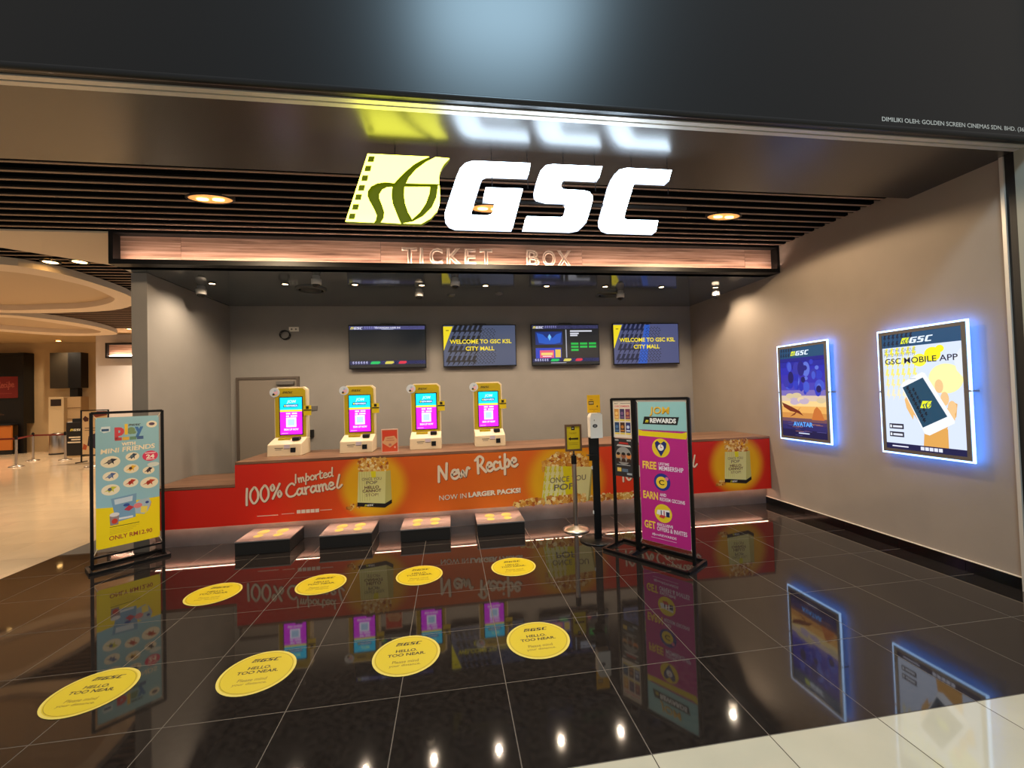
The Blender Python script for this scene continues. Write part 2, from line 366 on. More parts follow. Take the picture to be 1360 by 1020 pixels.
# ------------------------------------------------------------------ ceilings
struct(box('ceiling', (-3.6, 4.6, 5.2, 7.4, 3.205, 3.3), M_RECCEIL), 'glossy charcoal ceiling over the ticket counter', 'ceiling')
so = box('ceiling_soffit', (-12, 4.6, 2.66, 3.455, 3.462, 3.95), M_SOFFIT); struct(so, 'dark glossy ceiling strip above the lit sign', 'ceiling')
struct(box('ceiling_void', (-12, 4.6, 3.4, 5.3, 3.9, 4.0), M_BLACK), 'black void above the front slats', 'ceiling')
cs = thing('ceiling_slatted', 'dark slatted ceiling with thin bronze edges above the counter front', 'ceiling', kind='structure')
def slat_mesh(x0, x1):
    L = x1-x0
    return MB().box(0, L, -.045, .045, .004, .12, 0).box(0, L, -.010, .010, -.004, .0035, 1).mesh('slat', [mat('slat_matt_black', (9, 9, 9), rough=.95, spec=.08), M_BRONZE])
sm = slat_mesh(-9, XW)
y = 3.535
while y < 5.06:
    link('slat', sm, cs, (-9, y, 3.56)); y += .147
cf = thing('ceiling_foyer', 'dark slatted ceiling over the foyer behind the cream ribbon', 'ceiling', kind='structure')
sm2 = slat_mesh(-13, -3.62); y = 5.25
while y < 11.9:
    link('slat', sm2, cf, (-13, y, 3.612)); y += .147
box('void_panel', (-13, -3.6, 5.3, 12, 3.9, 4.0), M_BLACK, cf)
# fascia and track
fa = box('wall_fascia', (-12, XW-.032, 2.50, 2.58, 3.47, 5.2), M_FASCIA); struct(fa, 'black bulkhead above the shopfront opening', 'wall')
tk = thing('trim_3', 'pale metal shutter track along the shopfront opening', 'track', kind='structure')
MB().box(-12, XW+.02, 2.578, 2.612, 3.462, 3.475).box(-12, XW+.02, 2.626, 2.66, 3.462, 3.475).box(-12, XW+.02, 2.578, 2.66, 3.4755, 3.52).build('rail', M_ALU, tk)
MB().tube([(-12, 2.52, 3.475), (XW+.3, 2.52, 3.475)], .022, 12).build('rounded_edge', mat('fascia_edge', (26, 28, 30), rough=.3), tk)
p = Print((3.045, 2.5, 3.499), (1, 0, 0), (0, 0, 1), 1.25, .046, rough=.6)
p.text('DIMILIKI OLEH: GOLDEN SCREEN CINEMAS SDN. BHD. (360', .5, .5, 1.0, .9, (205, 200, 190), bold=.008)
p.build('lettering', fa)

# ------------------------------------------------------------------ beam over the counter
BY = 5.08
bm_ = thing('trim_4', 'black framed beam with backlit wood strip reading TICKET BOX', 'beam', kind='structure')
MB().box(-3.555, 4.42, BY, BY+.012, 3.2445, 3.259).box(-3.6, XW, BY, 5.3, 3.545, 3.60).box(-3.6, XW, BY, 5.3, 3.205, 3.245).box(-3.6, -3.555, BY, 5.3, 3.245, 3.545).box(4.42, XW, BY, 5.3, 3.245, 3.545).box(-3.6, XW, BY+.14, 5.3, 3.245, 3.545).build('frame', M_BLACK, bm_)
xs = [-3.555, -2.95, -.78, 1.72, 4.02, 4.42]
for a, b in zip(xs, xs[1:]):
    o = box('wood_panel', (0, b-a-.004, 0, .03, 3.246, 3.544), M_WOODB, bm_, loc=(a+.002, BY+.10+random.uniform(0, .004), 0))
box('light_strip', (-3.5, 4.38, BY+.018, BY+.026, 3.2455, 3.252), mat('strip_glow', (255, 190, 130), emit=60, emitc=(255, 222, 200)), bm_)
def outline_letter(ch, x, w, z0, z1, Y):
    c = bpy.data.curves.new('t', 'FONT'); c.body = ch; c.resolution_u = 3; c.fill_mode = 'NONE'; c.offset = 0
    o = bpy.data.objects.new('t', c); me = o.to_mesh(); xs_ = [v.co.x for v in me.vertices]; ys_ = [v.co.y for v in me.vertices]
    x0, x1, y0, y1 = min(xs_), max(xs_), min(ys_), max(ys_); o.to_mesh_clear()
    c.bevel_depth = .042; c.bevel_resolution = 1; m2 = bpy.data.meshes.new_from_object(o)
    for v in m2.vertices:
        v.co = (x+(v.co.x-x0)/max(.01, x1-x0)*w, Y+v.co.z*.25, z0+(v.co.y-y0)/(y1-y0)*(z1-z0))
    m2.materials.clear(); m2.materials.append(mat('letter_edge', (250, 222, 200), rough=.3))
    for q in m2.polygons: q.use_smooth = True
    bpy.data.objects.remove(o); return link('letter', m2, bm_)
for ch, a, b in (('T', 535, 553), ('I', 558, 561), ('C', 571, 587), ('K', 594, 611), ('E', 618, 631), ('T', 638, 653), ('B', 700, 715), ('O', 721, 737), ('X', 741, 757)):
    xa = on_y(a, 340, BY+.06)[0]; xb = on_y(b, 340, BY+.06)[0]
    o = outline_letter(ch, xa, xb-xa, 3.27, 3.46, BY+.06)

# ------------------------------------------------------------------ lit sign
M_SIGNW = mat('sign_white_face', (255, 255, 255), emit=11.0, emitc=(214, 236, 255))
M_SIGNY = mat('sign_yellow_face', (255, 250, 140), emit=6.5, emitc=(252, 252, 80))
M_SIGNYR = mat('sign_yellow_rim', (225, 240, 10), emit=1.15, emitc=(232, 240, 8))
M_TRAY = mat('olive_tray_glow', (110, 124, 12), rough=.4, emit=.16, emitc=(150, 170, 10))  # light bleeding from the lit faces is put into the tray's colour and emission
sg = thing('lit_sign', 'large lit cinema sign with yellow film-frame emblem and white GSC letters', 'sign', (0, SIGN_Y, 0))
def lit_shape(name, P, face, rim, side, depth=.07, inset=.02):
    b = MB().prism(P, lambda a, q, d: (a, d, q), 0, depth, 0, 2); me = b.mesh(name, [face, rim, side])
    bm = bmesh.new(); bm.from_mesh(me); bm.faces.ensure_lookup_table(); f = bm.faces[0]
    if inset:
        r = bmesh.ops.inset_region(bm, faces=[f], thickness=inset, use_even_offset=True)
        for q in r['faces']: q.material_index = 1
    bmesh.ops.triangulate(bm, faces=[q for q in bm.faces if len(q.verts) > 4]); bmesh.ops.recalc_face_normals(bm, faces=bm.faces); bm.to_mesh(me); bm.free()
    return link(name, me, sg)
for P in SL: lit_shape('letter', P, M_SIGNW, M_SIGNW, mat('letter_return', (180, 190, 200), rough=.4, emit=1.6, emitc=(215, 230, 255)), inset=0)
for P in SE: lit_shape('emblem_face', P, M_SIGNY, M_SIGNYR, M_TRAY, depth=.03, inset=.022)
out = [p for p in (SE[0][:1]+[])]
hull = tr(440, 180, 7.556, [(372, 190), (1170, 232), (1120, 290), (1085, 350), (1070, 420), (1078, 580), (1074, 680), (1048, 755), (990, 822), (895, 878), (150, 852)])
MB().prism(ccw(hull), lambda a, q, d: (a, d, q), .031, .06, 0).build('emblem_tray', M_TRAY, sg, fix=True)
for P in SH: MB().prism(P, lambda a, q, d: (a, d, q), -.002, .001, 0).build('perforation', M_TRAY, sg, fix=True)
b = MB()
for x in (-.35, -.05, .35, .62, .9, 1.15, 1.45, 1.75): b.tube([(x, .055, 3.462), (x, .055, 3.22)], .003, 6)
b.box(-.5, 1.9, .05, .06, 3.10, 3.12).build('hanger', M_BLACK, sg)
for x, pw, c in ((-.3, 9, (.9, 1, .15)), (.55, 11, (.85, .92, 1)), (1.1, 11, (.85, .92, 1)), (1.6, 9, (.85, .92, 1))): pass

# ------------------------------------------------------------------ counter
YC = 5.40; CT = .97; CB = .232
ct = thing('ticket_counter', 'long ticket counter with wood top and orange popcorn banner front', 'counter', (0, YC, 0))
box('counter_top', (-2.525, XW-.002, .0, .86, CT-.035, CT), M_WOODT, ct, .003)
box('counter_top', (-3.430, -2.527, .0, .86, .675, .71), M_WOODT, ct, .003)
box('counter_body', (-2.525, XW-.002, .02, .84, CB+.01, CT-.036), M_BLACK, ct)
box('counter_body', (-3.430, -2.527, .02, .84, CB+.01, .674), M_BLACK, ct)
box('kick_plate', (-3.430, XW-.002, .10, .13, 0, CB+.01), M_KICK, ct)
box('light_strip', (-3.4, XW-.05, .03, .045, CB+.002, CB+.0095), mat('kick_glow', (255, 200, 160), emit=22, emitc=(255, 196, 164)), ct)
# banner print: colour run and the soft yellow suns around the popcorn boxes are printed
mb = bpy.data.materials.new('banner_print'); mb.use_nodes = True; nt = mb.node_tree; bs = nt.nodes['Principled BSDF']; bs.inputs['Roughness'].default_value = .42
tc = nt.nodes.new('ShaderNodeTexCoord'); sp = nt.nodes.new('ShaderNodeSeparateXYZ'); nt.links.new(tc.outputs['Object'], sp.inputs[0])
mr = nt.nodes.new('ShaderNodeMapRange'); mr.inputs['From Min'].default_value = -3.44; mr.inputs['From Max'].default_value = 4.46; nt.links.new(sp.outputs['X'], mr.inputs['Value'])
rp = nt.nodes.new('ShaderNodeValToRGB'); nt.links.new(mr.outputs[0], rp.inputs[0]); e = rp.color_ramp.elements
e[0].position = 0; e[0].color = (*lin((214, 20, 8)), 1); e[1].position = 1; e[1].color = (*lin((205, 28, 14)), 1)
for q, c in ((.16, (224, 38, 10)), (.34, (222, 92, 18)), (.52, (224, 110, 18)), (.62, (228, 96, 16)), (.70, (228, 62, 14)), (.80, (214, 30, 12))):
    k = e.new(q); k.color = (*lin(c), 1)
last = rp.outputs[0]
POP = [(-.96, .60, .46), (1.47, .52, .60), (3.93, .60, .46)]
for cx, cz, R in POP:
    cb = nt.nodes.new('ShaderNodeCombineXYZ'); nt.links.new(sp.outputs['X'], cb.inputs[0]); nt.links.new(sp.outputs['Z'], cb.inputs[2])
    d = nt.nodes.new('ShaderNodeVectorMath'); d.operation = 'DISTANCE'; d.inputs[1].default_value = (cx, 0, cz); nt.links.new(cb.outputs[0], d.inputs[0])
    m2 = nt.nodes.new('ShaderNodeMapRange'); m2.interpolation_type = 'SMOOTHSTEP'; m2.inputs['From Min'].default_value = R*.62; m2.inputs['From Max'].default_value = R*1.0
    m2.inputs['To Min'].default_value = 1; m2.inputs['To Max'].default_value = 0; nt.links.new(d.outputs['Value'], m2.inputs['Value'])
    mx = nt.nodes.new('ShaderNodeMix'); mx.data_type = 'RGBA'; nt.links.new(m2.outputs[0], mx.inputs[0]); nt.links.new(last, mx.inputs[6]); mx.inputs[7].default_value = (*lin((236, 176, 8)), 1)
    last = mx.outputs[2]
nt.links.new(last, bs.inputs['Base Color'])
MB().box(-3.430, -2.5255, -.004, .019, CB, .672).box(-2.525, 4.45, -.004, .019, CB, CT-.037).build('front_panel', mb, ct)
pp = Print((0, -.004, 0), (1, 0, 0), (0, 0, 1), 1, 1, lift=.0006)
KERN = [(226, 178, 92), (240, 206, 130), (206, 140, 50), (176, 92, 30), (248, 226, 170), (220, 160, 70)]
def pt(px_, py_): return on_y(px_, py_, YC-.005)
def P2(L): return [pt(a, b) for a, b in L]
rk = random.Random(3)
def caramel(dx):
    for off, c, L in ((.006, (120, 60, 25), 1), (0, (238, 220, 200), 2)):
        pp.brush('100%', -2.44+dx+off, .455-off, .19, c, L, .13, .13, fit=.45)
        pp.brush('Imported', -1.87+dx+off, .685-off, .105, c, L, .16, .13, fit=.45)
        pp.brush('Caramel', -1.965+dx+off, .520-off, .155, c, L, .15, .13, fit=.64)
    pp.rect(-2.29+dx, .318, -2.06+dx, .326, (240, 200, 180)); pp.rect(-2.02+dx, .325, -1.88+dx, .331, (240, 200, 180))
    for k in range(5): pp.rect(-1.85+dx+k*.052, .322, -1.85+dx+k*.052+.044, .364, (240, 215, 195))
    pp.rect(-1.585+dx, .34, -1.45+dx, .348, (240, 200, 180))
def popbox(cx):
    x = lambda a: cx+a
    pp.blobs(x(-.17), .75, x(.17), .935, 130, .018, KERN, 1.0, rk)
    pp.poly([(x(-.195), .36), (x(.13), .325), (x(.15), .77), (x(-.175), .78)], (226, 222, 150), 3)
    pp.poly([(x(.13), .325), (x(.215), .375), (x(.205), .78), (x(.15), .77)], (196, 188, 110), 3)
    pp.poly([(x(-.02), .7), (x(.03), .7), (x(.03), .776), (x(-.03), .777)], (232, 226, 30), 3.5)
    for k in range(5): pp.rect(x(-.165+k*.028), .42, x(-.158+k*.028), .775, (206, 204, 120), 3.3)
    pp.poly([(x(-.195), .36), (x(.13), .325), (x(.132), .375), (x(-.193), .408)], (30, 22, 22), 4)
    pp.poly([(x(.13), .325), (x(.215), .375), (x(.214), .42), (x(.132), .375)], (24, 18, 18), 4)
    pp.logo(x(-.11), .355, .11, (220, 220, 60), (230, 230, 230), 5)
    for t, z, ww, hh, c, bo in (('ONCE YOU', .685, .23, .034, (110, 96, 90), 0), ('POP', .64, .13, .038, (110, 96, 90), .01), ('HELLO', .583, .17, .036, (92, 22, 40), .02), ('CANNOT', .54, .22, .036, (92, 22, 40), .02), ('STOP!', .49, .15, .034, (120, 80, 70), 0)):
        pp.text(t, x(-.02), z, ww, hh, c, 5, bo)
    pp.blobs(x(-.32), .325, x(-.17), .36, 14, .016, KERN[:4], 3, rk); pp.blobs(x(-.27), .35, x(-.19), .39, 9, .016, KERN[:4], 3, rk)
caramel(0); popbox(-.96); caramel(4.66); popbox(3.93)
for off, c, L in ((.007, (120, 62, 25), 1), (0, (240, 226, 208), 2)):
    pp.brush('New', -.17+off, .60-off, .21, c, L, .15, .13, fit=.40); pp.brush('Recipe', .31+off, .675-off, .21, c, L, .15, .13, fit=.53)
for off, c, L in ((.005, (120, 62, 25), 1), (0, (240, 226, 208), 2)):
    pp.text('NOW IN', .0+off, .402-off, .34, .062, c, L, 0, rot=.03); pp.text('LARGER PACKS!', .53+off, .422-off, .67, .066, c, L, .05, rot=.03)
# large half-buried popcorn box at the centre of the banner
pp.blobs(1.17, .66, 1.78, .91, 330, .023, KERN, 1.0, rk, lambda a, b: b < .90-.75*abs(a-1.47)**1.6 and b > .64)
pp.poly([(1.13, .235), (1.76, .235), (1.82, .68), (1.20, .72)], (228, 224, 160), 5)
for k in range(5): 
    for j in range(4): pp.zig(1.135+k*.062+j*.013, .245+j*.115, .05, .125, (216, 206, 40), 5.5, .01)
pp.poly([(1.47, .235), (1.56, .235), (1.55, .70), (1.43, .705)], (232, 222, 20), 5.6)
pp.poly([(1.76, .235), (1.79, .25), (1.835, .67), (1.82, .68)], (170, 160, 90), 5.6)
pp.text('ONCE YOU', 1.50, .54, .49, .07, (120, 112, 100), 6.5, .01, .1, rot=.04); pp.text('POP', 1.44, .44, .28, .08, (120, 112, 100), 6.5, .02, .1, rot=.04)
pp.blobs(.76, .238, 1.16, .30, 80, .026, KERN, 7, rk, lambda a, b: b < .24+.25*(a-.7)); pp.blobs(1.22, .238, 1.72, .32, 130, .026, KERN, 7, rk)
pp.blobs(1.80, .238, 2.40, .30, 90, .026, KERN, 7, rk)
pp.build('banner_print', ct)

# ------------------------------------------------------------------ self-service kiosks
def jom_screen(p, k=1.):
    p.rect(0, 0, 1, 1, (222, 30, 226)); p.rect(0, .66, 1, 1, (0, 200, 236), 1.3); p.rect(0, .615, 1, .665, (236, 226, 40), 1.5)
    p.text('JOM', .52, .88, .42, .10, (190, 255, 190), 2, .02, .2); p.poly([(.14, .735), (.8, .735), (.84, .815), (.18, .815)], (10, 90, 130), 2)
    p.text('REWARDS', .54, .775, .5, .045, (225, 235, 255), 2.5, .03); p.rect(.2, .755, .26, .795, (230, 230, 60), 2.5)
    for y, L in ((.565, [.2, .05, .24]), (.495, [.14, .05, .3])):
        x = .5-sum(L)/2+.02; n = 0
        for w_ in (L[0], L[2]):
            k_ = int(w_/.045)
            for i in range(k_): p.rect(x+i*w_/k_, y-.022, x+(i+.8)*w_/k_, y+.022, (255, 225, 255), 2)
            x += w_+.06
    p.rect(.27, .2, .73, .455, (246, 236, 252), 2); p.rect(.34, .24, .66, .415, (170, 200, 225), 2.5)
    p.text('SIGN UP NOW', .5, .135, .66, .055, (255, 215, 245), 2, .05); p.rect(.05, .03, .35, .04, (240, 200, 245), 2)
def kiosk(x, label):
    t = thing('ticket_kiosk', label, 'kiosk', (x, YC+.32, CT), group='self-service kiosks on the counter')
    W = .205
    sl = [(-.0, 0), (.02, .15), (.25, .215), (.36, .215), (.36, 0)]
    b = MB(); n = len(sl); vs = [(-W, a, q) for a, q in sl]+[(W, a, q) for a, q in sl]
    b.add(vs, [list(range(n)), list(range(n, 2*n))[::-1]]+[(i, n+i, n+(i+1) % n, (i+1) % n) for i in range(n)]); b.build('base', M_KIOSKW, t, bevel=.008, fix=True)
    out_ = [(-W, .2155), (W, .2155), (W, .85), (W-.045, .885), (-W+.045, .885), (-W, .85)]
    bo = MB().prism(out_, lambda a, q, d: (a, d, q), .262, .35, 0).build('body', M_KIOSKW, t, bevel=.006, fix=True)
    inn = [(-W+.012, .222), (W-.02, .222), (W-.02, .835), (W-.055, .868), (-W+.048, .868), (-W+.012, .842)]
    MB().prism(inn, lambda a, q, d: (a, d, q), .254, .261, 0).build('front_panel', M_KIOSKY, t, bevel=.002, fix=True)
    s_ = box('screen', (-.142, .152, .249, .2535, .245, .755), M_SCREENB, t)
    p = Print((-.132, .249, .255), (1, 0, 0), (0, 0, 1), .274, .49, emit=1.35, lift=.0005); jom_screen(p); p.build('screen_picture', s_)
    p = Print((-.1, .2535, .79), (1, 0, 0), (0, 0, 1), .13, .05, lift=.0006); p.logo(0, .2, 1, (60, 50, 10), (60, 50, 10)); p.build('logo_print', t)
    d = MB().cyl(0, 0, -.006, 0, .062, n=28).build('round_sticker', mat('pale_sticker', (190, 200, 214), rough=.4), t, loc=(-W+.01, .252, .815), rot=(math.radians(-90), 0, 0))
    p = Print((-W+.01-.062, .246, .753), (1, 0, 0), (0, 0, 1), .124, .124, lift=.0006)
    p.circ(.62, .5, .22, (214, 170, 190)); p.circ(.4, .3, .12, (40, 46, 60), 2); p.circ(.55, .68, .12, (150, 175, 205), 2); p.poly([(.2, .25), (.5, .1), (.8, .25), (.6, .3)], (226, 190, 90), 2); p.build('sticker_print', t)
    tb = MB().box(W-.04, W+.055, .243, .246, .50, .565).box(W-.04, W+.055, .243, .246, .575, .632).build('yellow_tab', mat('tab_yellow', (212, 190, 20), rough=.45), t)
    MB().box(W-.04, W+.055, .2415, .243, .563, .578).box(W-.012, W+.024, .241, .2425, .585, .622).build('tab_print', M_BLACK, tb)
    box('card_reader', (.06, .145, .10, .20, .182, .225), M_BLACK, t, .006)
    box('card_slot', (.075, .135, -.001, .03, .045, .105), M_SCREENB, t, .002)
    box('ticket_tray', (-.13, .02, .16, .24, .19, .217), M_KIOSKY, t, .004)
    p = Print((-W, .003, .02), (1, 0, 0), (0, .133, 1), .41, .13, lift=.004, rough=.5)
    p.rect(.22, .62, .46, .68, (60, 55, 50)); p.rect(.24, .46, .42, .51, (120, 110, 100)); p.rect(.49, .6, .66, .95, (190, 180, 200)); p.rect(.49, .55, .66, .59, (60, 55, 60)); p.build('slot_print', t)
    return t
kl = ['yellow ticket kiosk on the counter, nearest the grey door', 'yellow ticket kiosk just left of the small red counter sign', 'yellow ticket kiosk just right of the small red counter sign', 'rightmost yellow ticket kiosk above the words New Recipe']
for x, l in zip((-2.10, -1.225, -.34, .525), kl): kiosk(x, l)
# small acrylic sign
a = thing('counter_sign', 'small red card in clear stand between two kiosks', 'sign', (-.785, YC+.22, CT))
box('acrylic_stand', (-.105, .105, -.005, .005, 0.0, .30), mat('acrylic_edge', (225, 190, 175), rough=.15), a, .002); box('foot', (-.105, .105, -.03, .07, 0, .006), mat('acrylic_edge', (225, 190, 175)), a)
p = Print((-.095, -.0055, .012), (1, 0, 0), (0, 0, 1), .19, .275, lift=.0006)
p.rect(0, 0, 1, 1, (214, 84, 48)); p.rect(.05, .72, .9, .95, (222, 70, 45), 1.5); p.poly([(.02, .4), (.5, .18), (.98, .42), (.98, .55), (.8, .72), (.2, .68), (.1, .5), (.02, .5)], (226, 176, 130), 2)
p.rect(.3, .6, .75, .63, (190, 110, 80), 3); p.rect(.25, .5, .8, .53, (190, 110, 80), 3); p.rect(.42, .26, .6, .36, (190, 120, 110), 3); p.rect(.78, .15, .88, .24, (240, 180, 160), 3); p.build('card', a)

# ------------------------------------------------------------------ step boxes with yellow footprints
sl_ = ['dark step box under the counter front, closest to the play banner', 'dark step box under the popcorn box print with black base', 'dark step box below the words New Recipe, left of the two', 'dark step box nearest the belt post, with yellow footprints']
for x, l in zip((-2.085, -1.21, -.325, .56), sl_):
    t = thing('step_box', l, 'step', (x, 5.03, 0), group='step boxes with yellow footprints')
    box('body', (-.282, .282, 0, .46, 0.001, .135), mat('step_dark', (30, 28, 26), rough=.4), t, .003)
    box('top_plate', (-.287, .287, -.005, .462, .1355, .15), M_KICK, t, .002)
    for fx in (-.11, .1):
        mt = mat('footprint_yellow', (206, 192, 84), rough=.5)
        f = MB()
        for cy, r, ry in ((.30, .062, .085), (.16, .05, .055)):
            vs = [(fx+r*math.cos(i*.3142), cy+ry*math.sin(i*.3142), .1512) for i in range(20)]; f.add(vs, [list(range(20))])
        f.build('footprint', mt, t)

# ------------------------------------------------------------------ floor stickers
rows = [(4.09, (-2.1, -1.205, -.33, .563)), (2.86, (-2.13, -1.225, -.325, .548))]
names = [['far', ['leftmost', 'second', 'third', 'rightmost']], ['near', ['leftmost', 'second', 'third', 'rightmost']]]
for (yy, xx), (rn, nm) in zip(rows, names):
    for x, n in zip(xx, nm):
        t = thing('floor_sticker', 'round yellow distance sticker, %s in the row %s the counter steps' % (n + (' from left' if n in ('second', 'third') else ''), 'nearest' if rn == 'far' else 'farther from'), 'sticker', (x, yy, .0018), group='round floor stickers in the %s row' % rn)
        n_ = 48; MB().cyl(0, 0, 0, .0012, .215, n=n_).build('disc', mat('sticker_edge', (210, 192, 90), rough=.4), t)
        p = Print((-.215, -.215, .0014), (1, 0, 0), (0, 1, 0), .43, .43, lift=.0003, rough=.4)
        p.circ(.5, .5, .468, (196, 174, 16), 1, n=48); p.circ(.5, .5, .455, (140, 120, 16), 1.5, n=48); p.circ(.5, .5, .448, (198, 176, 18), 2, n=48)
        p.logo(.31, .735, .40, (40, 30, 12), (40, 30, 12), 3); p.text('HELLO.', .49, .60, .32, .07, (48, 34, 14), 3, .025); p.text('TOO NEAR.', .5, .50, .56, .07, (48, 34, 14), 3, .025)
        p.text('Please mind', .5, .33, .38, .065, (120, 100, 20), 3, .01); p.text('your distance.', .5, .24, .45, .065, (120, 100, 20), 3, .01)
        p.build('sticker_print', t)

# ------------------------------------------------------------------ wall screens
BYW = 7.26
def welcome(p, bg, tint):
    p.rect(0, 0, 1, 1, bg)
    for r_ in range(4):
        for k in range(6): p.zig(.03+k*.07+r_*.03-.03, r_*.25-.02, .095, .27, tint, 1.5, .03)
    for i in range(14):
        for j in range(12):
            x = .38+i*.024+j*.012; y = .06+j*.075+(i % 2)*.03
            if .06 < x < .72 and not (.38 < y < .62): p.circ(x, y, .0085, (14, 18, 28), 1.8, n=6)
    p.poly([(0, .98), (0, .38), (.13, .98)], (246, 222, 30), 2); p.rect(.035, .87, .075, .89, (90, 80, 20), 2.5)
    p.text('WELCOME TO GSC KSL', .515, .60, .86, .105, (250, 226, 40), 3, .025); p.text('CITY MALL', .50, .425, .40, .105, (250, 226, 40), 3, .025)
def header(p, c=(96, 94, 150)):
    p.rect(0, .90, 1, .985, c); p.logo(.015, .91, .16, (240, 226, 120), (235, 235, 255), 2)
    for k in range(6): p.zig(.19+k*.03, .905, .03, .075, (130, 130, 190), 1.5)
    p.rect(0, .07, 1, .155, c)
    for k in range(6): p.zig(.03+k*.035, .075, .034, .075, (190, 190, 230), 1.5)
    for a, b_, cc in ((.27, .39, (0, 200, 100)), (.46, .57, (226, 214, 90)), (.64, .74, (226, 40, 70))):
        p.poly([(a, .11), (a+.02, .145), (b_, .145), (b_+.01, .11), (b_-.02, .08), (a, .08)], cc, 2)
def tv(x0, x1, z0, z1, label, kind):
    t = thing('wall_screen', label, 'screen', ((x0+x1)/2, BYW, z0), group='flat screens above the ticket counter')
    W = (x1-x0)/2; Hh = z1-z0
    box('casing', (-W, W, -.10, -.055, 0, Hh), mat('tv_black', (12, 12, 14), rough=.25), t, .004)
    box('wall_bracket', (-.25, .25, -.0549, -.0, .2, .5), M_BLACK, t)
    MB().tube([(-.12, -.075, Hh-.002), (-.1, -.075, Hh+.02), (.1, -.075, Hh+.02), (.12, -.075, Hh-.002)], .005, 6).build('cable', M_BLACK, t)
    p = Print((-W+.012, -.101, .022), (1, 0, 0), (0, 0, 1), 2*W-.024, Hh-.034, emit=.8, lift=.0005)
    if kind == 'w1': welcome(p, (74, 84, 112), (12, 16, 26))
    elif kind == 'w2': welcome(p, (78, 84, 124), (14, 26, 60)); p.poly([(.36, 0), (.50, 0), (.56, .98), (.48, .98)], (40, 90, 190), 1.7)
    elif kind == 'dark':
        p.rect(0, 0, 1, 1, (22, 26, 30)); header(p); p.text('TAYANGAN HARI INI', .50, .945, .34, .045, (235, 235, 255), 3, .03); p.rect(.42, .905, .58, .915, (200, 210, 250), 3)
    else:
        p.rect(0, 0, 1, 1, (20, 24, 30)); header(p); p.rect(.05, .50, .45, .83, (18, 46, 120), 1.5)
        p.poly([(.07, .80), (.16, .76), (.22, .66), (.26, .78), (.30, .66), (.36, .76), (.44, .80), (.42, .55), (.33, .52), (.2, .52), (.1, .55)], (30, 90, 200), 2); p.poly([(.26, .77), (.285, .70), (.26, .60), (.235, .70)], (120, 200, 250), 2.5)
        p.rect(.05, .16, .43, .42, (30, 60, 190), 1.5); p.rect(.11, .17, .32, .36, (236, 90, 120), 2); p.rect(.13, .24, .3, .30, (250, 220, 120), 2.5); p.rect(.34, .18, .42, .38, (235, 200, 80), 2); p.rect(.15, .20, .28, .22, (255, 240, 240), 2.6)
        p.rect(.50, .17, .515, .88, (170, 175, 190), 1.5)
        for y, a in ((.84, .9), (.78, .70), (.73, .68)): p.rect(.57, y-.018, a, y+.018, (220, 222, 235), 2)
        for j, ks in ((.52, 3), (.44, 3), (.36, 1)):
            for k in range(ks): p.rect(.58+k*.135, j-.025, .69+k*.135, j+.025, (0, 190, 70), 2)
        p.rect(.27, .035, .5, .05, (180, 180, 200), 2)
    p.build('screen_picture', t)
tv(-1.615, -.38, 2.15, 2.875, 'mostly dark wall screen with thin purple header, leftmost of four', 'dark')
tv(-.10, 1.145, 2.15, 2.865, 'slate wall screen welcoming in yellow letters, directly right of the dark screen', 'w1')
tv(1.415, 2.64, 2.14, 2.868, 'wall screen with blue picture and green showtime buttons', 'info')
tv(2.90, 4.16, 2.13, 2.873, 'bluish wall screen welcoming in yellow letters, rightmost beside the corner', 'w2')

# ------------------------------------------------------------------ lightbox posters
M_EDGE = mat('acrylic_edge_glow', (230, 240, 255), emit=2.4, emitc=(150, 200, 255))
M_HALO = mat('rear_led_glow', (60, 110, 255), emit=15.0, emitc=(70, 132, 255))
def zigband(p, x0, x1, y0, y1, c, n, L):
    for k in range(n): 
        for j in range(2): p.zig(x0+(x1-x0)*k/n+j*.008, y0+(y1-y0)*j/2, (x1-x0)/n*.95, (y1-y0)/2, c, L, .01)
def lightbox(yc, z0, w_, h_, label):
    t = thing('lightbox_poster', label, 'poster', (XW, yc, z0), group='edge-lit posters on the right wall')
    W = w_/2; x0, x1 = -.080, -.066
    MB().box(x0, x1, -W, W, 0, .016).box(x0, x1, -W, W, h_-.016, h_).box(x0, x1, -W, -W+.016, .016, h_-.016).box(x0, x1, W-.016, W, .016, h_-.016).build('glowing_edge', M_EDGE, t)
    box('backing', (x0+.004, x1+.002, -W+.0165, W-.0165, .0165, h_-.0165), M_GREY, t)
    i = .05; MB().box(x0-.006, x0+.0035, -W+.017, W-.017, .017, i).box(x0-.006, x0+.0035, -W+.017, W-.017, h_-i, h_-.017).box(x0-.006, x0+.0035, -W+.017, -W+i, i, h_-i).box(x0-.006, x0+.0035, W-i, W-.017, i, h_-i).build('frame', M_GREY, t)
    r = .03; MB().box(-.0635, -.058, -W+.01, W-.01, .01, .01+r).box(-.0635, -.058, -W+.01, W-.01, h_-.01-r, h_-.01).box(-.0635, -.058, -W+.01, -W+.01+r, .04, h_-.04).box(-.0635, -.058, W-.01-r, W-.01, .04, h_-.04).build('rear_light', M_HALO, t)
    for s in (-1, 1):
        for q in (h_*.5,): MB().cyl(0, 0, 0, .086, .009, n=10).build('standoff_pin', M_STEEL, t, loc=(-.086, s*(W-.008), q), rot=(0, math.radians(90), 0))
    return t, Print((x0-.0005, W-i, i), (0, -1, 0), (0, 0, 1), w_-2*i, h_-2*i, emit=.95, lift=.0005)
t, p = lightbox(4.717, .967, .775, 1.24, 'glowing blue and orange film poster, farther along the right wall')
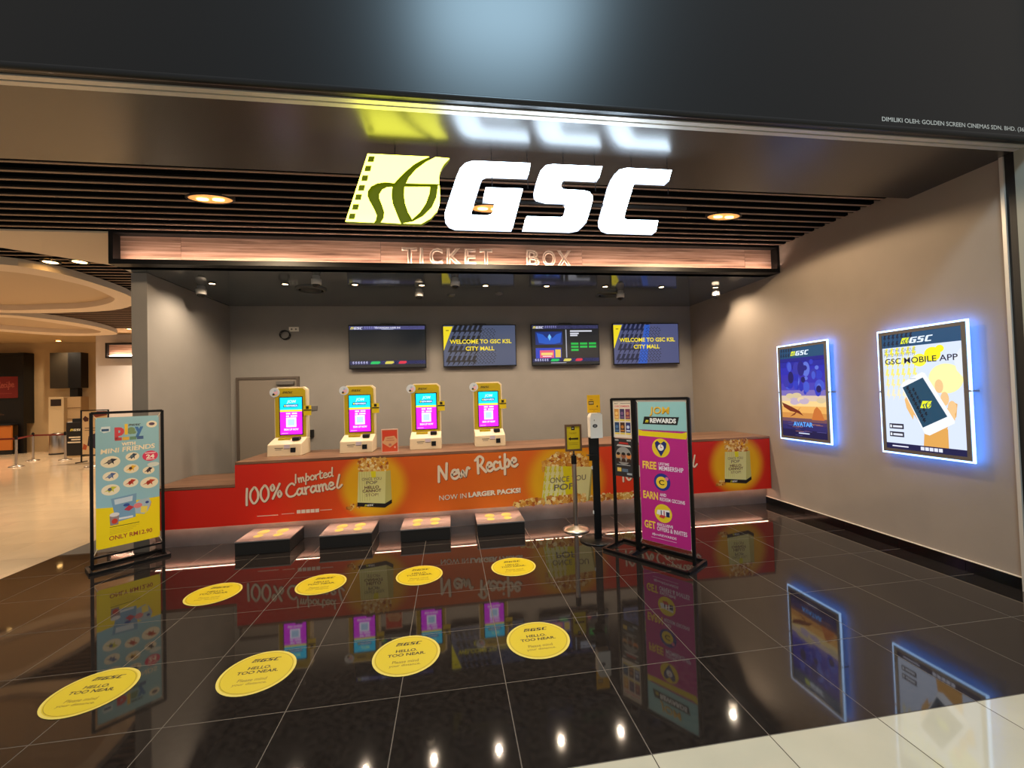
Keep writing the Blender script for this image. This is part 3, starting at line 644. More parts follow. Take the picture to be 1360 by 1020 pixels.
p.rect(0, 0, 1, 1, (30, 34, 120)); p.rect(0, .885, 1, 1, (28, 74, 112), 2.8); zigband(p, 0, .3, .885, 1, (12, 30, 56), 5, 3.0); p.logo(.26, .91, .42, (226, 236, 50), (226, 240, 255), 3.6)
bands = [(.0, (22, 22, 70)), (.08, (40, 38, 100)), (.13, (60, 46, 96)), (.17, (110, 74, 84)), (.21, (206, 140, 70)), (.27, (232, 172, 92)), (.34, (240, 206, 140)), (.40, (214, 190, 170)), (.46, (120, 106, 180)), (.52, (70, 62, 176)), (.6, (52, 44, 168)), (.7, (40, 40, 170)), (.78, (34, 36, 150)), (.84, (30, 30, 130)), (.885, None)]
for (y0, c), (y1, _) in zip(bands, bands[1:]): p.rect(0, y0, 1, y1+.004, c, 1.2)
rp_ = random.Random(5)
for k in range(34):   # soft abstract swirls, stand-in artwork
    cx, cy = rp_.uniform(.10, .90), rp_.uniform(.50, .84); a_ = rp_.uniform(.03, .10); p.circ(cx, cy, a_, rp_.choice([(36, 44, 170), (44, 56, 184), (30, 28, 120), (64, 84, 200), (26, 22, 92), (50, 50, 160), (90, 110, 210)]), 1.6+k*.01, ry=a_*rp_.uniform(.5, 1.1), n=18)
for k in range(10): p.circ(rp_.uniform(.05, .95), rp_.uniform(.38, .48), rp_.uniform(.06, .12), rp_.choice([(226, 200, 160), (190, 170, 190), (210, 190, 150)]), 2+k*.02, ry=.03, n=16)
p.poly([(.68, .2), (.74, .31), (.80, .345), (.88, .30), (.95, .2)], (196, 110, 50), 2.4); p.poly([(.0, .385), (.22, .34), (.42, .29), (.5, .24), (.36, .27), (.2, .285), (.05, .33)], (110, 40, 24), 2.5); p.poly([(.18, .22), (.36, .29), (.46, .34), (.3, .245)], (120, 50, 28), 2.5)
for k in range(26): 
    x, y = rp_.uniform(0, .8), rp_.uniform(.01, .17); p.rect(x, y, x+rp_.uniform(.1, .2), y+.006, rp_.choice([(80, 76, 140), (18, 18, 56), (150, 100, 90)]), 2)
p.text('AVATAR', .48, .145, .44, .05, (90, 170, 255), 3, .03); p.rect(.38, .04, .62, .05, (210, 220, 240), 3)
p.build('poster_picture', t)
t, p = lightbox(3.366, .967, .775, 1.235, 'glowing white and yellow phone app poster, nearest on the right wall')
p.rect(0, 0, 1, 1, (214, 226, 250)); p.rect(0, .885, 1, 1, (28, 74, 112), 2.8); zigband(p, 0, .42, .885, 1, (12, 30, 56), 7, 3.0); p.logo(.26, .908, .42, (226, 236, 50), (226, 240, 255), 3.6)
p.rect(0, 0, 1, .05, (24, 28, 72), 1.5)
for k in range(6):
    for j in range(5): p.zig(.02+k*.075, .42+j*.09, .075, .10, (240, 232, 60 + 34*(4-j)), 1.4+.01*j)
p.circ(.66, .80, .10, (248, 236, 30), 1.5); p.circ(.5, .76, .09, (248, 240, 70), 1.6); p.circ(.8, .6, .2, (244, 240, 170), 1.45); p.circ(.75, .84, .05, (248, 236, 30), 1.7)
p.poly([(.98, .83), (1, .83), (1, .60), (.93, .66), (.90, .75)], (225, 232, 240), 1.6)
p.text('SKIP THE QUEUE', .24, .855, .44, .03, (110, 120, 150), 2, -.004); p.text('PURCHASE WITH', .23, .82, .42, .03, (110, 120, 150), 2, -.004); p.text('GSC MOBILE APP', .49, .765, .92, .05, (26, 24, 50), 2, .012)
p.poly([(.30, .42), (.36, .34), (.50, .20), (.58, .12), (.76, .12), (.80, .22), (.90, .30), (.92, .40), (.86, .42), (.80, .36), (.60, .30), (.40, .35)], (226, 170, 96), 1.8)
p.poly([(.28, .43), (.31, .46), (.40, .33), (.38, .26), (.30, .36)], (234, 184, 116), 1.85)
p.poly([(.50, .05), (.80, .05), (.80, .2), (.52, .2)], (222, 164, 84), 1.82)
for a, b_ in ((.72, .54), (.78, .44), (.86, .37), (.84, .30)): p.circ(a, b_, .05, (238, 196, 140), 1.9, ry=.055, n=16)
p.poly([(.24, .55), (.27, .58), (.52, .66), (.56, .65), (.88, .27), (.88, .25), (.58, .14), (.52, .15)], (238, 242, 250), 2.2)
p.poly([(.26, .535), (.53, .615), (.80, .30), (.50, .20)], (26, 70, 96), 2.4); p.rect(.36, .605, .44, .612, (190, 195, 205), 2.5)
for k in range(9): p.zig(.30+.024*k, .50-.033*k, .06, .045, (10, 26, 44), 2.6)
for k in range(7): p.zig(.38+.024*k, .49-.033*k, .05, .04, (10, 26, 44), 2.6)
p.logo(.48, .36, .15, (232, 238, 40), (0, 0, 0), 3, letters=False)
for y in (.175, .105): p.rect(.05, y, .25, y+.045, (30, 30, 50), 2); p.rect(.10, y+.012, .23, y+.03, (220, 225, 240), 2.3); p.rect(.06, y+.01, .085, y+.034, (230, 235, 245), 2.3)
p.rect(.08, .02, .3, .03, (230, 230, 250), 2)
for k in range(5): p.rect(.46+k*.055, .012, .46+k*.055+.045, .04, (225, 228, 245), 2)
p.build('poster_picture', t)

# ------------------------------------------------------------------ banner stands
def bar(mb_, a, b, r=.014):
    a, b = Vector(a), Vector(b); t = (b-a).normalized(); up = Vector((0, 0, 1)) if abs(t.z) < .9 else Vector((0, 1, 0))
    x = t.cross(up).normalized()*r; y_ = x.cross(t).normalized()*r
    vs = [q+sx*x+sy*y_ for q in (a, b) for sx, sy in ((-1, -1), (1, -1), (1, 1), (-1, 1))]
    mb_.add(vs, [(0, 1, 2, 3), (7, 6, 5, 4), (0, 4, 5, 1), (1, 5, 6, 2), (2, 6, 7, 3), (3, 7, 4, 0)]); return mb_
def base_frame(t, W, D, bars=()):
    m_ = MB(); z = .014
    for a, b_ in (((-W, -D, z), (W, -D, z)), ((-W, D, z), (W, D, z)), ((-W, -D, z), (-W, D, z)), ((W, -D, z), (W, D, z))): bar(m_, a, b_)
    for x in bars: bar(m_, (x, -D, z), (x, D, z))
    m_.build('base_frame', M_BLACKMETAL, t)
def posts(t, xs, h, r=.013):
    for x in xs: bar(MB(), (x, 0, .02), (x, 0, h), r).build('post', M_BLACKMETAL, t)
def strap(t, a, b): MB().tube([a, b], .004, 6).build('strap', mat('strap_white', (220, 205, 180), rough=.5), t)
# rewards banner stand
t = thing('banner_stand', 'black metal stand with tall pink and teal rewards banner and two small posters', 'banner stand', (1.972, 4.041, 0), math.radians(-55))
base_frame(t, .45, .19, (-.155,)); posts(t, (-.415, .425), 1.59); posts(t, (-.165, -.135), 1.585)
for q_ in (((-.415, 0, 1.585), (.425, 0, 1.585), .013), ((-.135, 0, .095), (.425, 0, .095), .012)): bar(MB(), *q_).build('crossbar', M_BLACKMETAL, t)
pn = box('banner', (-.105, .405, -.004, -.001, .15, 1.56), mat('banner_cloth', (190, 188, 180), rough=.6), t)
p = Print((-.103, -.004, .152), (1, 0, 0), (0, 0, 1), .506, 1.40, lift=.0006, rough=.5)
p.rect(0, 0, 1, .80, (188, 36, 130)); p.rect(0, .795, 1, 1, (150, 200, 198)); p.poly([(0, .755), (.98, .745), (1, .76), (1, .795), (.9, .785), (.1, .79), (0, .80)], (232, 206, 20), 1.6)
p.text('JOM', .47, .93, .42, .065, (120, 90, 20), 2, .02, .1); p.text('JOM', .465, .934, .42, .065, (240, 190, 50), 2.5, .015, .1)
p.poly([(.10, .84), (.82, .84), (.86, .895), (.14, .895)], (14, 14, 14), 2); p.logo(.16, .852, .075, (236, 220, 40), (0, 0, 0), 3, letters=False); p.text('REWARDS', .53, .868, .54, .034, (240, 240, 236), 3, .05)
p.circ(.47, .675, .185, (232, 200, 40), 2); p.poly([(.47, .615), (.36, .68), (.35, .71), (.40, .725), (.47, .705), (.54, .725), (.59, .71), (.58, .68)], (24, 40, 110), 3); p.circ(.47, .678, .062, (240, 236, 230), 4); p.rect(.465, .676, .50, .681, (200, 40, 60), 5); p.rect(.465, .676, .475, .697, (200, 40, 60), 5)
p.text('FREE', .215, .545, .30, .055, (244, 206, 70), 3, .03); p.text('LIFETIME', .52, .563, .22, .018, (240, 220, 235), 3, .02); p.text('MEMBERSHIP', .66, .533, .49, .032, (240, 225, 240), 3, .015)
p.circ(.47, .435, .17, (34, 50, 140), 2); p.circ(.46, .432, .115, (240, 206, 60), 3); p.text('C', .46, .432, .11, .036, (40, 30, 20), 4, .02); p.circ(.57, .462, .035, (230, 120, 160), 4)
p.text('EARN', .215, .33, .32, .055, (244, 206, 70), 3, .03); p.text('AND', .48, .345, .13, .022, (240, 220, 235), 3, .03); p.text('REDEEM GSCOINS', .66, .314, .50, .024, (240, 225, 240), 3, .015)
p.circ(.47, .215, .18, (236, 206, 40), 2); p.poly([(.33, .205), (.35, .235), (.47, .24), (.60, .245), (.61, .205), (.5, .195)], (240, 236, 236), 3); p.rect(.53, .195, .6, .23, (30, 40, 90), 4); p.poly([(.38, .185), (.42, .205), (.52, .2), (.48, .18)], (210, 60, 60), 4); p.rect(.42, .205, .44, .235, (30, 40, 90), 4); p.rect(.48, .20, .5, .235, (190, 60, 70), 4)
p.text('GET', .18, .118, .24, .055, (244, 206, 70), 3, .03); p.text('EXCLUSIVE', .50, .132, .32, .02, (240, 220, 235), 3, .03); p.text('OFFERS & INVITES', .63, .102, .60, .03, (240, 225, 240), 3, .015)
p.text('#JomREWARDS', .47, .055, .50, .022, (240, 215, 235), 3, .015); p.rect(.2, .03, .72, .033, (230, 190, 215), 3); p.build('banner_print', pn)
strap(t, (-.1, -.004, 1.545), (-.13, 0, 1.575)); strap(t, (.4, -.004, 1.545), (.42, 0, 1.578)); strap(t, (-.1, -.004, .165), (-.13, 0, .105)); strap(t, (.4, -.004, .165), (.42, 0, .105))
a = box('poster', (-.402, -.178, -.004, 0, 1.175, 1.572), mat('poster_paper', (226, 214, 196), rough=.5), t)
p = Print((-.402, -.004, 1.175), (1, 0, 0), (0, 0, 1), .224, .397, lift=.0006)
p.logo(.08, .90, .22, (60, 60, 60), (60, 60, 60)); p.rect(.42, .91, .95, .925, (90, 90, 90)); p.text('DECEMBER', .52, .84, .8, .05, (214, 90, 90), 1, .02)
cc = [((214, 150, 70), (240, 200, 120)), ((60, 50, 90), (120, 90, 130)), ((120, 50, 80), (190, 120, 90)), ((30, 60, 100), (80, 120, 160)), ((70, 40, 30), (190, 120, 50)), ((40, 50, 110), (200, 210, 230))]
for k in range(6):
    x = .08+.3*(k % 3); y = .50 if k < 3 else .14; c1, c2 = cc[k]
    p.rect(x, y, x+.25, y+.27, c1, 2); p.circ(x+.12, y+.15, .08, c2, 3); p.rect(x+.03, y+.03, x+.22, y+.07, c2, 3); p.rect(x, y-.05, x+.25, y-.012, (232, 206, 60), 2)
p.build('poster_print', a)
a = box('poster', (-.402, -.178, -.004, 0, .762, 1.165), mat('poster_dark', (40, 38, 38), rough=.4), t)
p = Print((-.402, -.004, .762), (1, 0, 0), (0, 0, 1), .224, .403, lift=.0006)
p.rect(0, 0, 1, 1, (46, 44, 46)); p.rect(.06, .94, .26, .97, (190, 190, 190), 2); p.rect(.7, .94, .92, .97, (190, 190, 190), 2); p.poly([(.25, .86), (.3, .91), (.75, .90), (.8, .85)], (180, 50, 40), 2); p.poly([(.14, .80), (.2, .845), (.88, .83), (.92, .785)], (200, 196, 190), 2)
p.circ(.5, .55, .42, (150, 146, 140), 1.6)
for x, c in ((.22, (200, 150, 90)), (.5, (150, 90, 60)), (.78, (214, 130, 60))): p.circ(x, .55, .13, c, 2); p.circ(x, .60, .1, (34, 28, 26), 2.3, ry=.04); p.poly([(x-.14, .38), (x-.08, .48), (x+.08, .48), (x+.14, .38)], (60, 40, 30), 2.4)
p.rect(.12, .30, .85, .315, (180, 180, 180), 2); p.rect(.14, .13, .36, .23, (226, 190, 90), 2); p.rect(.4, .13, .72, .21, (90, 110, 130), 2); p.rect(.66, .06, .92, .11, (160, 170, 175), 2); p.build('poster_print', a)
# play banner stand
t = thing('banner_stand', 'black metal stand with light blue and yellow toy banner', 'banner stand', (-3.43, 5.09, 0), math.radians(43))
base_frame(t, .31, .135); posts(t, (-.285, .285), 1.61)
for q_ in (((-.285, 0, 1.605), (.285, 0, 1.605), .013), ((-.285, 0, .13), (.285, 0, .13), .010)): bar(MB(), *q_).build('crossbar', M_BLACKMETAL, t)
pn = box('banner', (-.255, .255, -.004, -.001, .205, 1.555), mat('banner_cloth_blue', (150, 190, 200), rough=.6), t)
p = Print((-.255, -.004, .205), (1, 0, 0), (0, 0, 1), .51, 1.35, lift=.0006, rough=.5)
p.rect(0, 0, 1, 1, (146, 192, 206)); p.poly([(0, 0), (1, 0), (1, .33), (.62, .33), (.3, .30), (0, .315)], (240, 212, 8), 1.4)
p.poly([(.07, .90), (.09, .93), (.22, .93), (.22, .89), (.12, .88)], (210, 225, 230), 2); p.rect(.09, .895, .20, .912, (40, 80, 120), 3); p.circ(.88, .93, .09, (236, 226, 200), 2, ry=.028); p.circ(.88, .932, .05, (90, 70, 90), 3, ry=.012)
p.logo(.5, .925, .2, (80, 70, 30), (60, 60, 60), 3)
for ch, x, y, w_, h_, c in (('p', .36, .872, .15, .095, (206, 70, 80)), ('l', .465, .90, .05, .085, (236, 196, 60)), ('a', .555, .887, .13, .055, (120, 150, 110)), ('y', .67, .873, .14, .085, (70, 120, 180))): p.text(ch, x, y, w_, h_, c, 3, .06)
for k, c in enumerate([(200, 80, 80), (226, 180, 70), (110, 150, 120), (70, 100, 150)]): p.rect(.29+k*.115, .815, .395+k*.115, .84, c, 3)
p.text('WITH', .5, .785, .22, .026, (246, 232, 200), 3, .05); p.text('MINI FRIENDS', .5, .745, .86, .038, (246, 232, 200), 3, .025, .1, rot=.04)
ov = [(.22, .655, .15), (.56, .68, .11), (.22, .545, .12), (.54, .585, .12), (.82, .555, .10), (.22, .44, .14), (.53, .475, .12), (.83, .455, .15)]
tc_ = [[(40, 40, 50), (120, 110, 100)], [(50, 70, 90), (90, 110, 120)], [(80, 100, 150), (120, 140, 170)], [(230, 180, 40), (90, 60, 40)], [(40, 36, 60), (80, 60, 60)], [(200, 200, 60), (80, 90, 120)], [(190, 60, 40), (160, 40, 30)], [(190, 70, 40), (160, 50, 30)]]
rt = random.Random(9)
for (x, y, r), (c1, c2) in zip(ov, tc_):
    p.circ(x, y, r, (242, 230, 200), 2, ry=r*.30); 
    p.poly([(x-r*.75, y-.012), (x-r*.2, y+.008), (x+r*.1, y+.026), (x+r*.7, y+.018), (x+r*.3, y+.002), (x+r*.35, y-.022), (x+r*.15, y-.006), (x-r*.2, y-.02), (x-r*.3, y-.006)], c1, 3); p.circ(x-r*.1, y+.004, r*.22, c2, 4, ry=r*.09)
p.circ(.85, .672, .13, (222, 60, 100), 2, ry=.042); p.text('24', .85, .668, .14, .032, (250, 235, 220), 3, .04); p.rect(.76, .693, .94, .699, (250, 220, 220), 3); p.rect(.78, .642, .92, .648, (250, 220, 220), 3)
p.circ(.9, .60, .1, (214, 222, 216), 1.6, ry=.018)
p.poly([(.22, .37), (.62, .385), (.60, .20), (.30, .185)], (120, 160, 190), 2); p.poly([(.27, .36), (.56, .37), (.55, .33), (.28, .32)], (200, 215, 225), 3); p.poly([(.42, .27), (.5, .30), (.58, .28), (.5, .255)], (190, 50, 70), 3); p.rect(.34, .20, .56, .215, (220, 225, 225), 3); p.circ(.46, .305, .05, (50, 80, 150), 3, ry=.012)
p.poly([(.58, .30), (.68, .33), (.82, .335), (.86, .29), (.80, .23), (.74, .21), (.6, .225)], (170, 190, 200), 2.5); p.circ(.64, .285, .07, (226, 130, 130), 3, ry=.02); p.poly([(.68, .225), (.78, .215), (.8, .27), (.69, .275)], (238, 214, 90), 3); p.poly([(.78, .22), (.85, .27), (.87, .31), (.82, .25)], (226, 140, 80), 3.5); p.circ(.79, .30, .03, (50, 70, 140), 4, ry=.01)
p.poly([(.21, .165), (.33, .165), (.345, .235), (.20, .235)], (150, 130, 130), 3); p.circ(.275, .245, .075, (225, 220, 215), 3.5, ry=.016); p.circ(.275, .195, .045, (200, 60, 40), 4, ry=.02)
p.rect(.2, .15, .66, .155, (90, 80, 20), 2)
for k in range(4): p.rect(.2, .135-k*.012, .66-.05*k, .1375-k*.012, (190, 160, 30), 2)
p.text('ONLY RM12.90', .53, .068, .68, .034, (170, 80, 40), 3, .02); p.build('banner_print', pn)
for sx in (-1, 1):
    strap(t, (sx*.245, -.004, 1.54), (sx*.28, 0, 1.6)); strap(t, (sx*.245, -.004, .22), (sx*.28, 0, .135))

# ------------------------------------------------------------------ sanitiser stand and belt post
t = thing('sanitiser_stand', 'black hand sanitiser stand with white dispenser and yellow card', 'sanitiser stand', (1.60, 4.60, 0))
MB().lathe([(0, .002), (.20, .002), (.20, .012), (.19, .018), (0, .02)], n=40).build('base', M_BLACKMETAL, t)
box('pole', (-.035, .045, -.012, .012, .018, 1.45), M_BLACKMETAL, t, .002)
MB().box(-.075, .04, -.03, -.013, .90, 1.16).box(-.115, .0, -.10, -.03, .965, .972).build('drip_tray', M_BLACKMETAL, t)
ds = MB(); n = 10; prof = [(-.085, 1.16), (.055, 1.16), (.055, 1.42), (.03, 1.435), (-.06, 1.435), (-.085, 1.40)]
ds.prism(prof, lambda a_, q, d: (a_, d, q), -.125, -.0305, 0).build('dispenser', M_WHITE, t, bevel=.014, fix=True)
p = Print((-.085, -.1255, 1.16), (1, 0, 0), (0, 0, 1), .14, .27, lift=.001); p.circ(.38, .5, .2, (50, 46, 44), ry=.075); p.circ(.38, .5, .09, (120, 120, 120), 2); p.rect(.3, .7, .36, .76, (120, 110, 100)); p.build('sensor_print', t)
c_ = box('card', (-.075, .075, -.016, -.012, 1.437, 1.635), mat('card_yellow', (240, 190, 10), rough=.45), t)
p = Print((-.075, -.016, 1.437), (1, 0, 0), (0, 0, 1), .15, .198, lift=.0006); p.rect(.1, .45, .5, .65, (60, 46, 30)); p.rect(.14, .5, .46, .6, (210, 180, 110), 2); p.rect(.18, .72, .44, .76, (190, 130, 30), 2); p.rect(.72, .3, .82, .4, (120, 90, 30)); p.rect(.14, .18, .8, .2, (170, 120, 20)); p.rect(.45, .1, .55, .12, (170, 120, 20)); p.build('card_print', c_)
for z in (.30, .80): box('bracket', (-.045, -.035, -.008, .004, z, z+.035), M_WHITE, t)
def stanchion(loc, label, group=None, sign=False, h=.92):
    t = thing('belt_post', label, 'belt post', loc, group=group)
    MB().lathe([(0, .001), (.16, .001), (.16, .012), (.13, .03), (.05, .048), (.03, .06), (.0, .06)], n=32).build('base', M_STEEL, t)
    MB().cyl(0, 0, .05, h-.12, .028, n=18).build('pole', M_STEEL, t)
    MB().cyl(0, 0, h-.12, h-.02, .033, n=18).cyl(0, 0, h-.02, h, .02, .012, n=12).build('belt_head', M_BLACKMETAL, t)
    return t
t = stanchion((1.47, 5.0, 0), 'steel belt post holding a yellow card with black left arrow', sign=True)
MB().box(-.104, .104, -.012, .004, .955, .98).box(-.104, .104, -.012, .004, 1.255, 1.28).box(-.104, -.082, -.012, .004, .98, 1.255).box(.082, .104, -.012, .004, .98, 1.255).box(-.082, .082, -.004, .003, .98, 1.255).box(-.01, .01, -.006, .006, .915, .956).build('sign_frame', mat('bronze_frame', (120, 96, 76), rough=.35, metal=.5), t)
p = Print((-.082, -.0045, .98), (1, 0, 0), (0, 0, 1), .164, .275, lift=.0006); p.rect(0, 0, 1, 1, (212, 196, 20)); p.rect(.36, .84, .62, 1.0, (30, 26, 20), 2); p.rect(.42, .9, .55, .94, (200, 200, 190), 3)
p.text('TICKET', .48, .70, .55, .06, (120, 100, 10), 2, -.005); p.poly([(.1, .46), (.3, .54), (.3, .49), (.88, .50), (.88, .41), (.3, .42), (.3, .38)], (40, 32, 14), 2)
for y in (.27, .19): p.rect(.15, y, .85, y+.015, (150, 130, 20), 2)
p.build('card', t)

# ------------------------------------------------------------------ back wall details
d = thing('door_1', 'grey flush door in the back wall behind the leftmost kiosk', 'door', (-2.88, BYW, 0), kind='structure')
box('door_leaf', (-.43, .43, -.02, -.0, .005, 2.02), mat('door_grey', (128, 119, 109), rough=.6), d)
MB().box(-.47, -.432, -.035, -.0, 0, 2.06).box(.432, .47, -.035, -.0, 0, 2.06).box(-.432, .432, -.035, -.0, 2.022, 2.06).build('door_frame', mat('door_frame_dark', (84, 74, 66), rough=.6), d)
box('door_closer', (.14, .40, -.075, -.021, 1.93, 1.985), M_GREY, d, .004)
s_ = thing('wall_socket', 'white double socket plate high on the back wall', 'socket', (-2.48, BYW, 2.79))
box('plate', (-.075, .075, -.012, 0, 0, .072), M_WHITE, s_, .002)
p = Print((-.075, -.0125, 0), (1, 0, 0), (0, 0, 1), .15, .072, lift=.0006); p.circ(.28, .5, .1, (120, 116, 110)); p.circ(.72, .5, .1, (120, 116, 110)); p.build('socket_print', s_)
k = MB()
for i in range(3):
    ox, oz = i*.012, -i*.008
    k.tube([(-2.625+ox+.075*math.cos(q*.2618), BYW-.012-.006*i, 2.74+oz+.07*math.sin(q*.2618)) for q in range(24)], .005, 6, closed=True)
k.tube([(-2.57, BYW-.01, 2.79), (-2.54, BYW-.012, 2.80)], .005, 6)
tag(k.build('cable_coil', M_BLACK), 'coil of black cable hanging beside the white socket', 'cable')
tag(box('wall_box', (-2.30, -2.20, BYW-.05, BYW, 1.07, 1.19), M_BLACK, None, .004), 'small black box on the back wall beside the leftmost kiosk', 'wall box')
tag(box('switch_plate', (-2.26, -2.14, BYW-.012, BYW, 1.50, 1.575), M_GREY, None, .003), 'grey switch plate on the back wall above the black box', 'switch')

# ------------------------------------------------------------------ ceiling fittings
def spot(t, power, color, ang, blend=.6, rad=.03, z=-.03, tilt=None):
    l = bpy.data.lights.new('lamp', 'SPOT'); l.energy = power; l.color = color; l.spot_size = math.radians(ang); l.spot_blend = blend; l.shadow_soft_size = rad
    o = bpy.data.objects.new('lamp', l); col.objects.link(o); o.parent = t; o.location = (0, 0, z)
    if tilt: o.rotation_euler = tilt
    return o
def downlight(x, y, z, r, label, group, power, color, ang, glow, deep=.0, blend=.6, trim=None):
    t = thing('downlight', label, 'downlight', (x, y, z), group=group)
    MB().lathe([(r, .012), (r*1.35, .012), (r*1.35, -.004), (r, -.006), (r*.96, .010)], n=28).build('trim_ring', trim or M_BLACK, t)
    MB().cyl(0, 0, -.002, .006, r*.97, n=28).build('lens', glow, t)
    spot(t, power, color, ang, blend, r*.5, -.02); return t
od = ['first', 'second', 'third', 'fourth', 'fifth', 'sixth', 'seventh', 'eighth', 'ninth']
for i in range(9):
    downlight(-2.972+.875*i, 5.85, 3.198, .036, 'small bright downlight over the counter, %s from the left' % od[i], 'downlights in the charcoal ceiling', 56, (1.0, 0.80, 0.58), 158, M_LAMP, blend=.8)
for x, l in ((-2.132, 'warm recessed lamp in the slatted ceiling left of the emblem'), (.439, 'warm recessed lamp in the slatted ceiling behind the letter G'), (3.017, 'warm recessed lamp in the slatted ceiling right of the letters')):
    t = thing('slat_lamp', l, 'downlight', (x, 4.19, 3.545), group='warm lamps between the front slats')
    MB().lathe([(.165, .11), (.165, .0), (.185, .0), (.185, .11)], n=32).build('housing', M_BLACK, t)
    MB().cyl(0, 0, .004, .02, .164, n=32).build('reflector', mat('reflector_glow', (255, 190, 110), emit=.6, emitc=(255, 180, 100)), t)
    for sx in (-.06, .06): MB().cyl(sx, 0, -.006, .003, .045, n=18).build('bulb', M_LAMPW, t)
    for ch in t.children: ch.scale = (1.12, .55, 1)
    spot(t, 150, WARM, 163, .15, .06, -.012)
for x, y, l in ((-3.19, 6.02, 'dome camera on the counter ceiling near the left wall'), (-1.60, 5.47, 'dome camera hanging just behind the beam above the dark screen'), (-.40, 6.10, 'dome camera on the counter ceiling left of the centre'), (.10, 5.50, 'dome camera just behind the beam under the letter G'), (2.62, 6.12, 'dome camera beside the right round vent'), (4.12, 5.98, 'dome camera on the counter ceiling near the right wall')):
    t = thing('dome_camera', l, 'camera', (x, y, 3.205), group='dome cameras on the counter ceiling')
    MB().lathe([(0, 0), (.045, 0), (.045, -.04), (.06, -.045), (.06, -.10), (.05, -.11), (0, -.11)], n=24).build('housing', mat('camera_grey', (190, 185, 178), rough=.4), t)
    MB().lathe([(.048, -.108), (.044, -.128), (.028, -.142), (0, -.148)], n=20).build('dome', M_SCREENB, t)
for x, y, l in ((-1.86, 6.12, 'round ceiling vent nearest the left end of the counter'), (2.52, 6.33, 'round ceiling vent above the blue-picture screen')):
    t = thing('ceiling_vent', l, 'vent', (x, y, 3.205), group='round vents in the charcoal ceiling')
    MB().lathe([(.20, 0), (.20, -.012), (.16, -.028), (.158, -.022), (.18, -.005)], n=32).build('rim', mat('vent_grey', (70, 72, 70), rough=.3), t)
    MB().lathe([(.13, -.004), (.13, -.034), (0, -.036)], n=32).build('disc', mat('vent_dark', (44, 45, 45), rough=.3), t)
for x, y, l in ((.775, 6.33, 'flat pale detector disc above the blue-picture screen'), (.06, 6.45, 'flat small detector disc above the slate welcome screen')):
    t = MB().lathe([(.06, 0), (.06, -.012), (.045, -.02), (0, -.021)], n=24).build('smoke_detector', M_GREY, None, (x, y, 3.205)); tag(t, l, 'detector', 'detector discs in the charcoal ceiling')

# ------------------------------------------------------------------ foyer on the left
def loop(P, n=72):
    c = (sum(p[0] for p in P)/len(P), sum(p[1] for p in P)/len(P)); return P
def ring(name, outer, inner, z, label):
    outer = [(a*1.058, b*1.058) for a, b in outer]; inner = [(a*1.058, b*1.058) for a, b in inner]
    c = (sum(p[0] for p in inner)/len(inner), sum(p[1] for p in inner)/len(inner)); N = 96
    def ray_loop(P):
        S = smooth([(a, b, 0) for a, b in P], 8, True); A = sorted((math.atan2(b-c[1], a-c[0]), math.hypot(a-c[0], b-c[1])) for a, b, _ in S); out = []
        for k in range(N):
            th = -math.pi+2*math.pi*k/N; lo = None
            for i in range(len(A)):
                a0, r0 = A[i-1]; a1, r1 = A[i]
                if i == 0: a0 -= 2*math.pi
                if a0 <= th <= a1: lo = r0+(r1-r0)*(th-a0)/max(1e-6, a1-a0); break
            if lo is None: lo = A[-1][1]
            out.append((c[0]+lo*math.cos(th), c[1]+lo*math.sin(th)))
        return out
    O = ray_loop(outer); I = ray_loop(inner)
    t = thing(name, label, 'ceiling', (c[0], c[1], z), kind='structure')
    o = [(a-c[0], b-c[1]) for a, b in O]; i_ = [(a-c[0], b-c[1]) for a, b in I]
    vs = [(a, b, 0) for a, b in o]+[(a, b, 0) for a, b in i_]+[(a, b, .10) for a, b in o]+[(a, b, .10) for a, b in i_]
    fs = []
    for k in range(N):
        q = (k+1) % N; fs += [(k, N+k, N+q, q), (k, q, 2*N+q, 2*N+k), (N+k, 3*N+k, 3*N+q, N+q)]
    MB().add(vs, fs).build('ribbon', M_CREAM, t, fix=True)
    MB().add([(a, b, .10) for a, b in i_], [list(range(N))[::-1]]).build('recess_top', mat('recess_tan', (196, 172, 142), rough=.8), t)
ring('ceiling_ribbon', [(-5.264, 5.815), (-5.05, 5.989), (-4.923, 6.28), (-4.9, 6.736), (-4.926, 7.179), (-4.993, 7.477), (-5.2, 7.95), (-5.494, 8.225), (-5.994, 8.553), (-6.748, 8.757), (-7.578, 8.821), (-8.4, 8.6), (-8.7, 7.8), (-8.2, 6.6), (-7, 5.9), (-6, 5.65)],
     [(-5.526, 6.103), (-5.278, 6.294), (-5.163, 6.585), (-5.12, 6.9), (-5.247, 7.43), (-5.369, 7.695), (-5.748, 8.042), (-6.321, 8.354), (-7.001, 8.483), (-7.672, 8.546), (-8.1, 8.2), (-8.2, 7.6), (-7.8, 6.8), (-6.8, 6.2), (-6.1, 6.0)], 3.50, 'cream curved ceiling ribbon nearest the beam end')
ring('ceiling_ribbon', [(-8.008, 9.0), (-7.69, 9.515), (-7.57, 10.057), (-7.64, 10.72), (-7.9, 11.4), (-8.257, 11.6), (-8.946, 11.667), (-9.435, 11.467), (-9.9, 10.832), (-10.3, 10), (-9.6, 9.2), (-8.7, 8.9)],
     [(-8.2, 9.25), (-8.05, 9.55), (-7.95, 10.0), (-7.868, 10.548), (-8.032, 11.1), (-8.5, 11.3), (-9.0, 11.15), (-9.4, 10.8), (-9.75, 10.1), (-9.2, 9.5), (-8.7, 9.2)], 3.50, 'smaller cream curved ceiling ribbon farther back in the foyer')
pl = [(-6.5, 5.1), (-3.61, 5.1), (-3.61, 7.03), (-4.443, 6.259), (-5.109, 5.643), (-6.5, 5.2)]
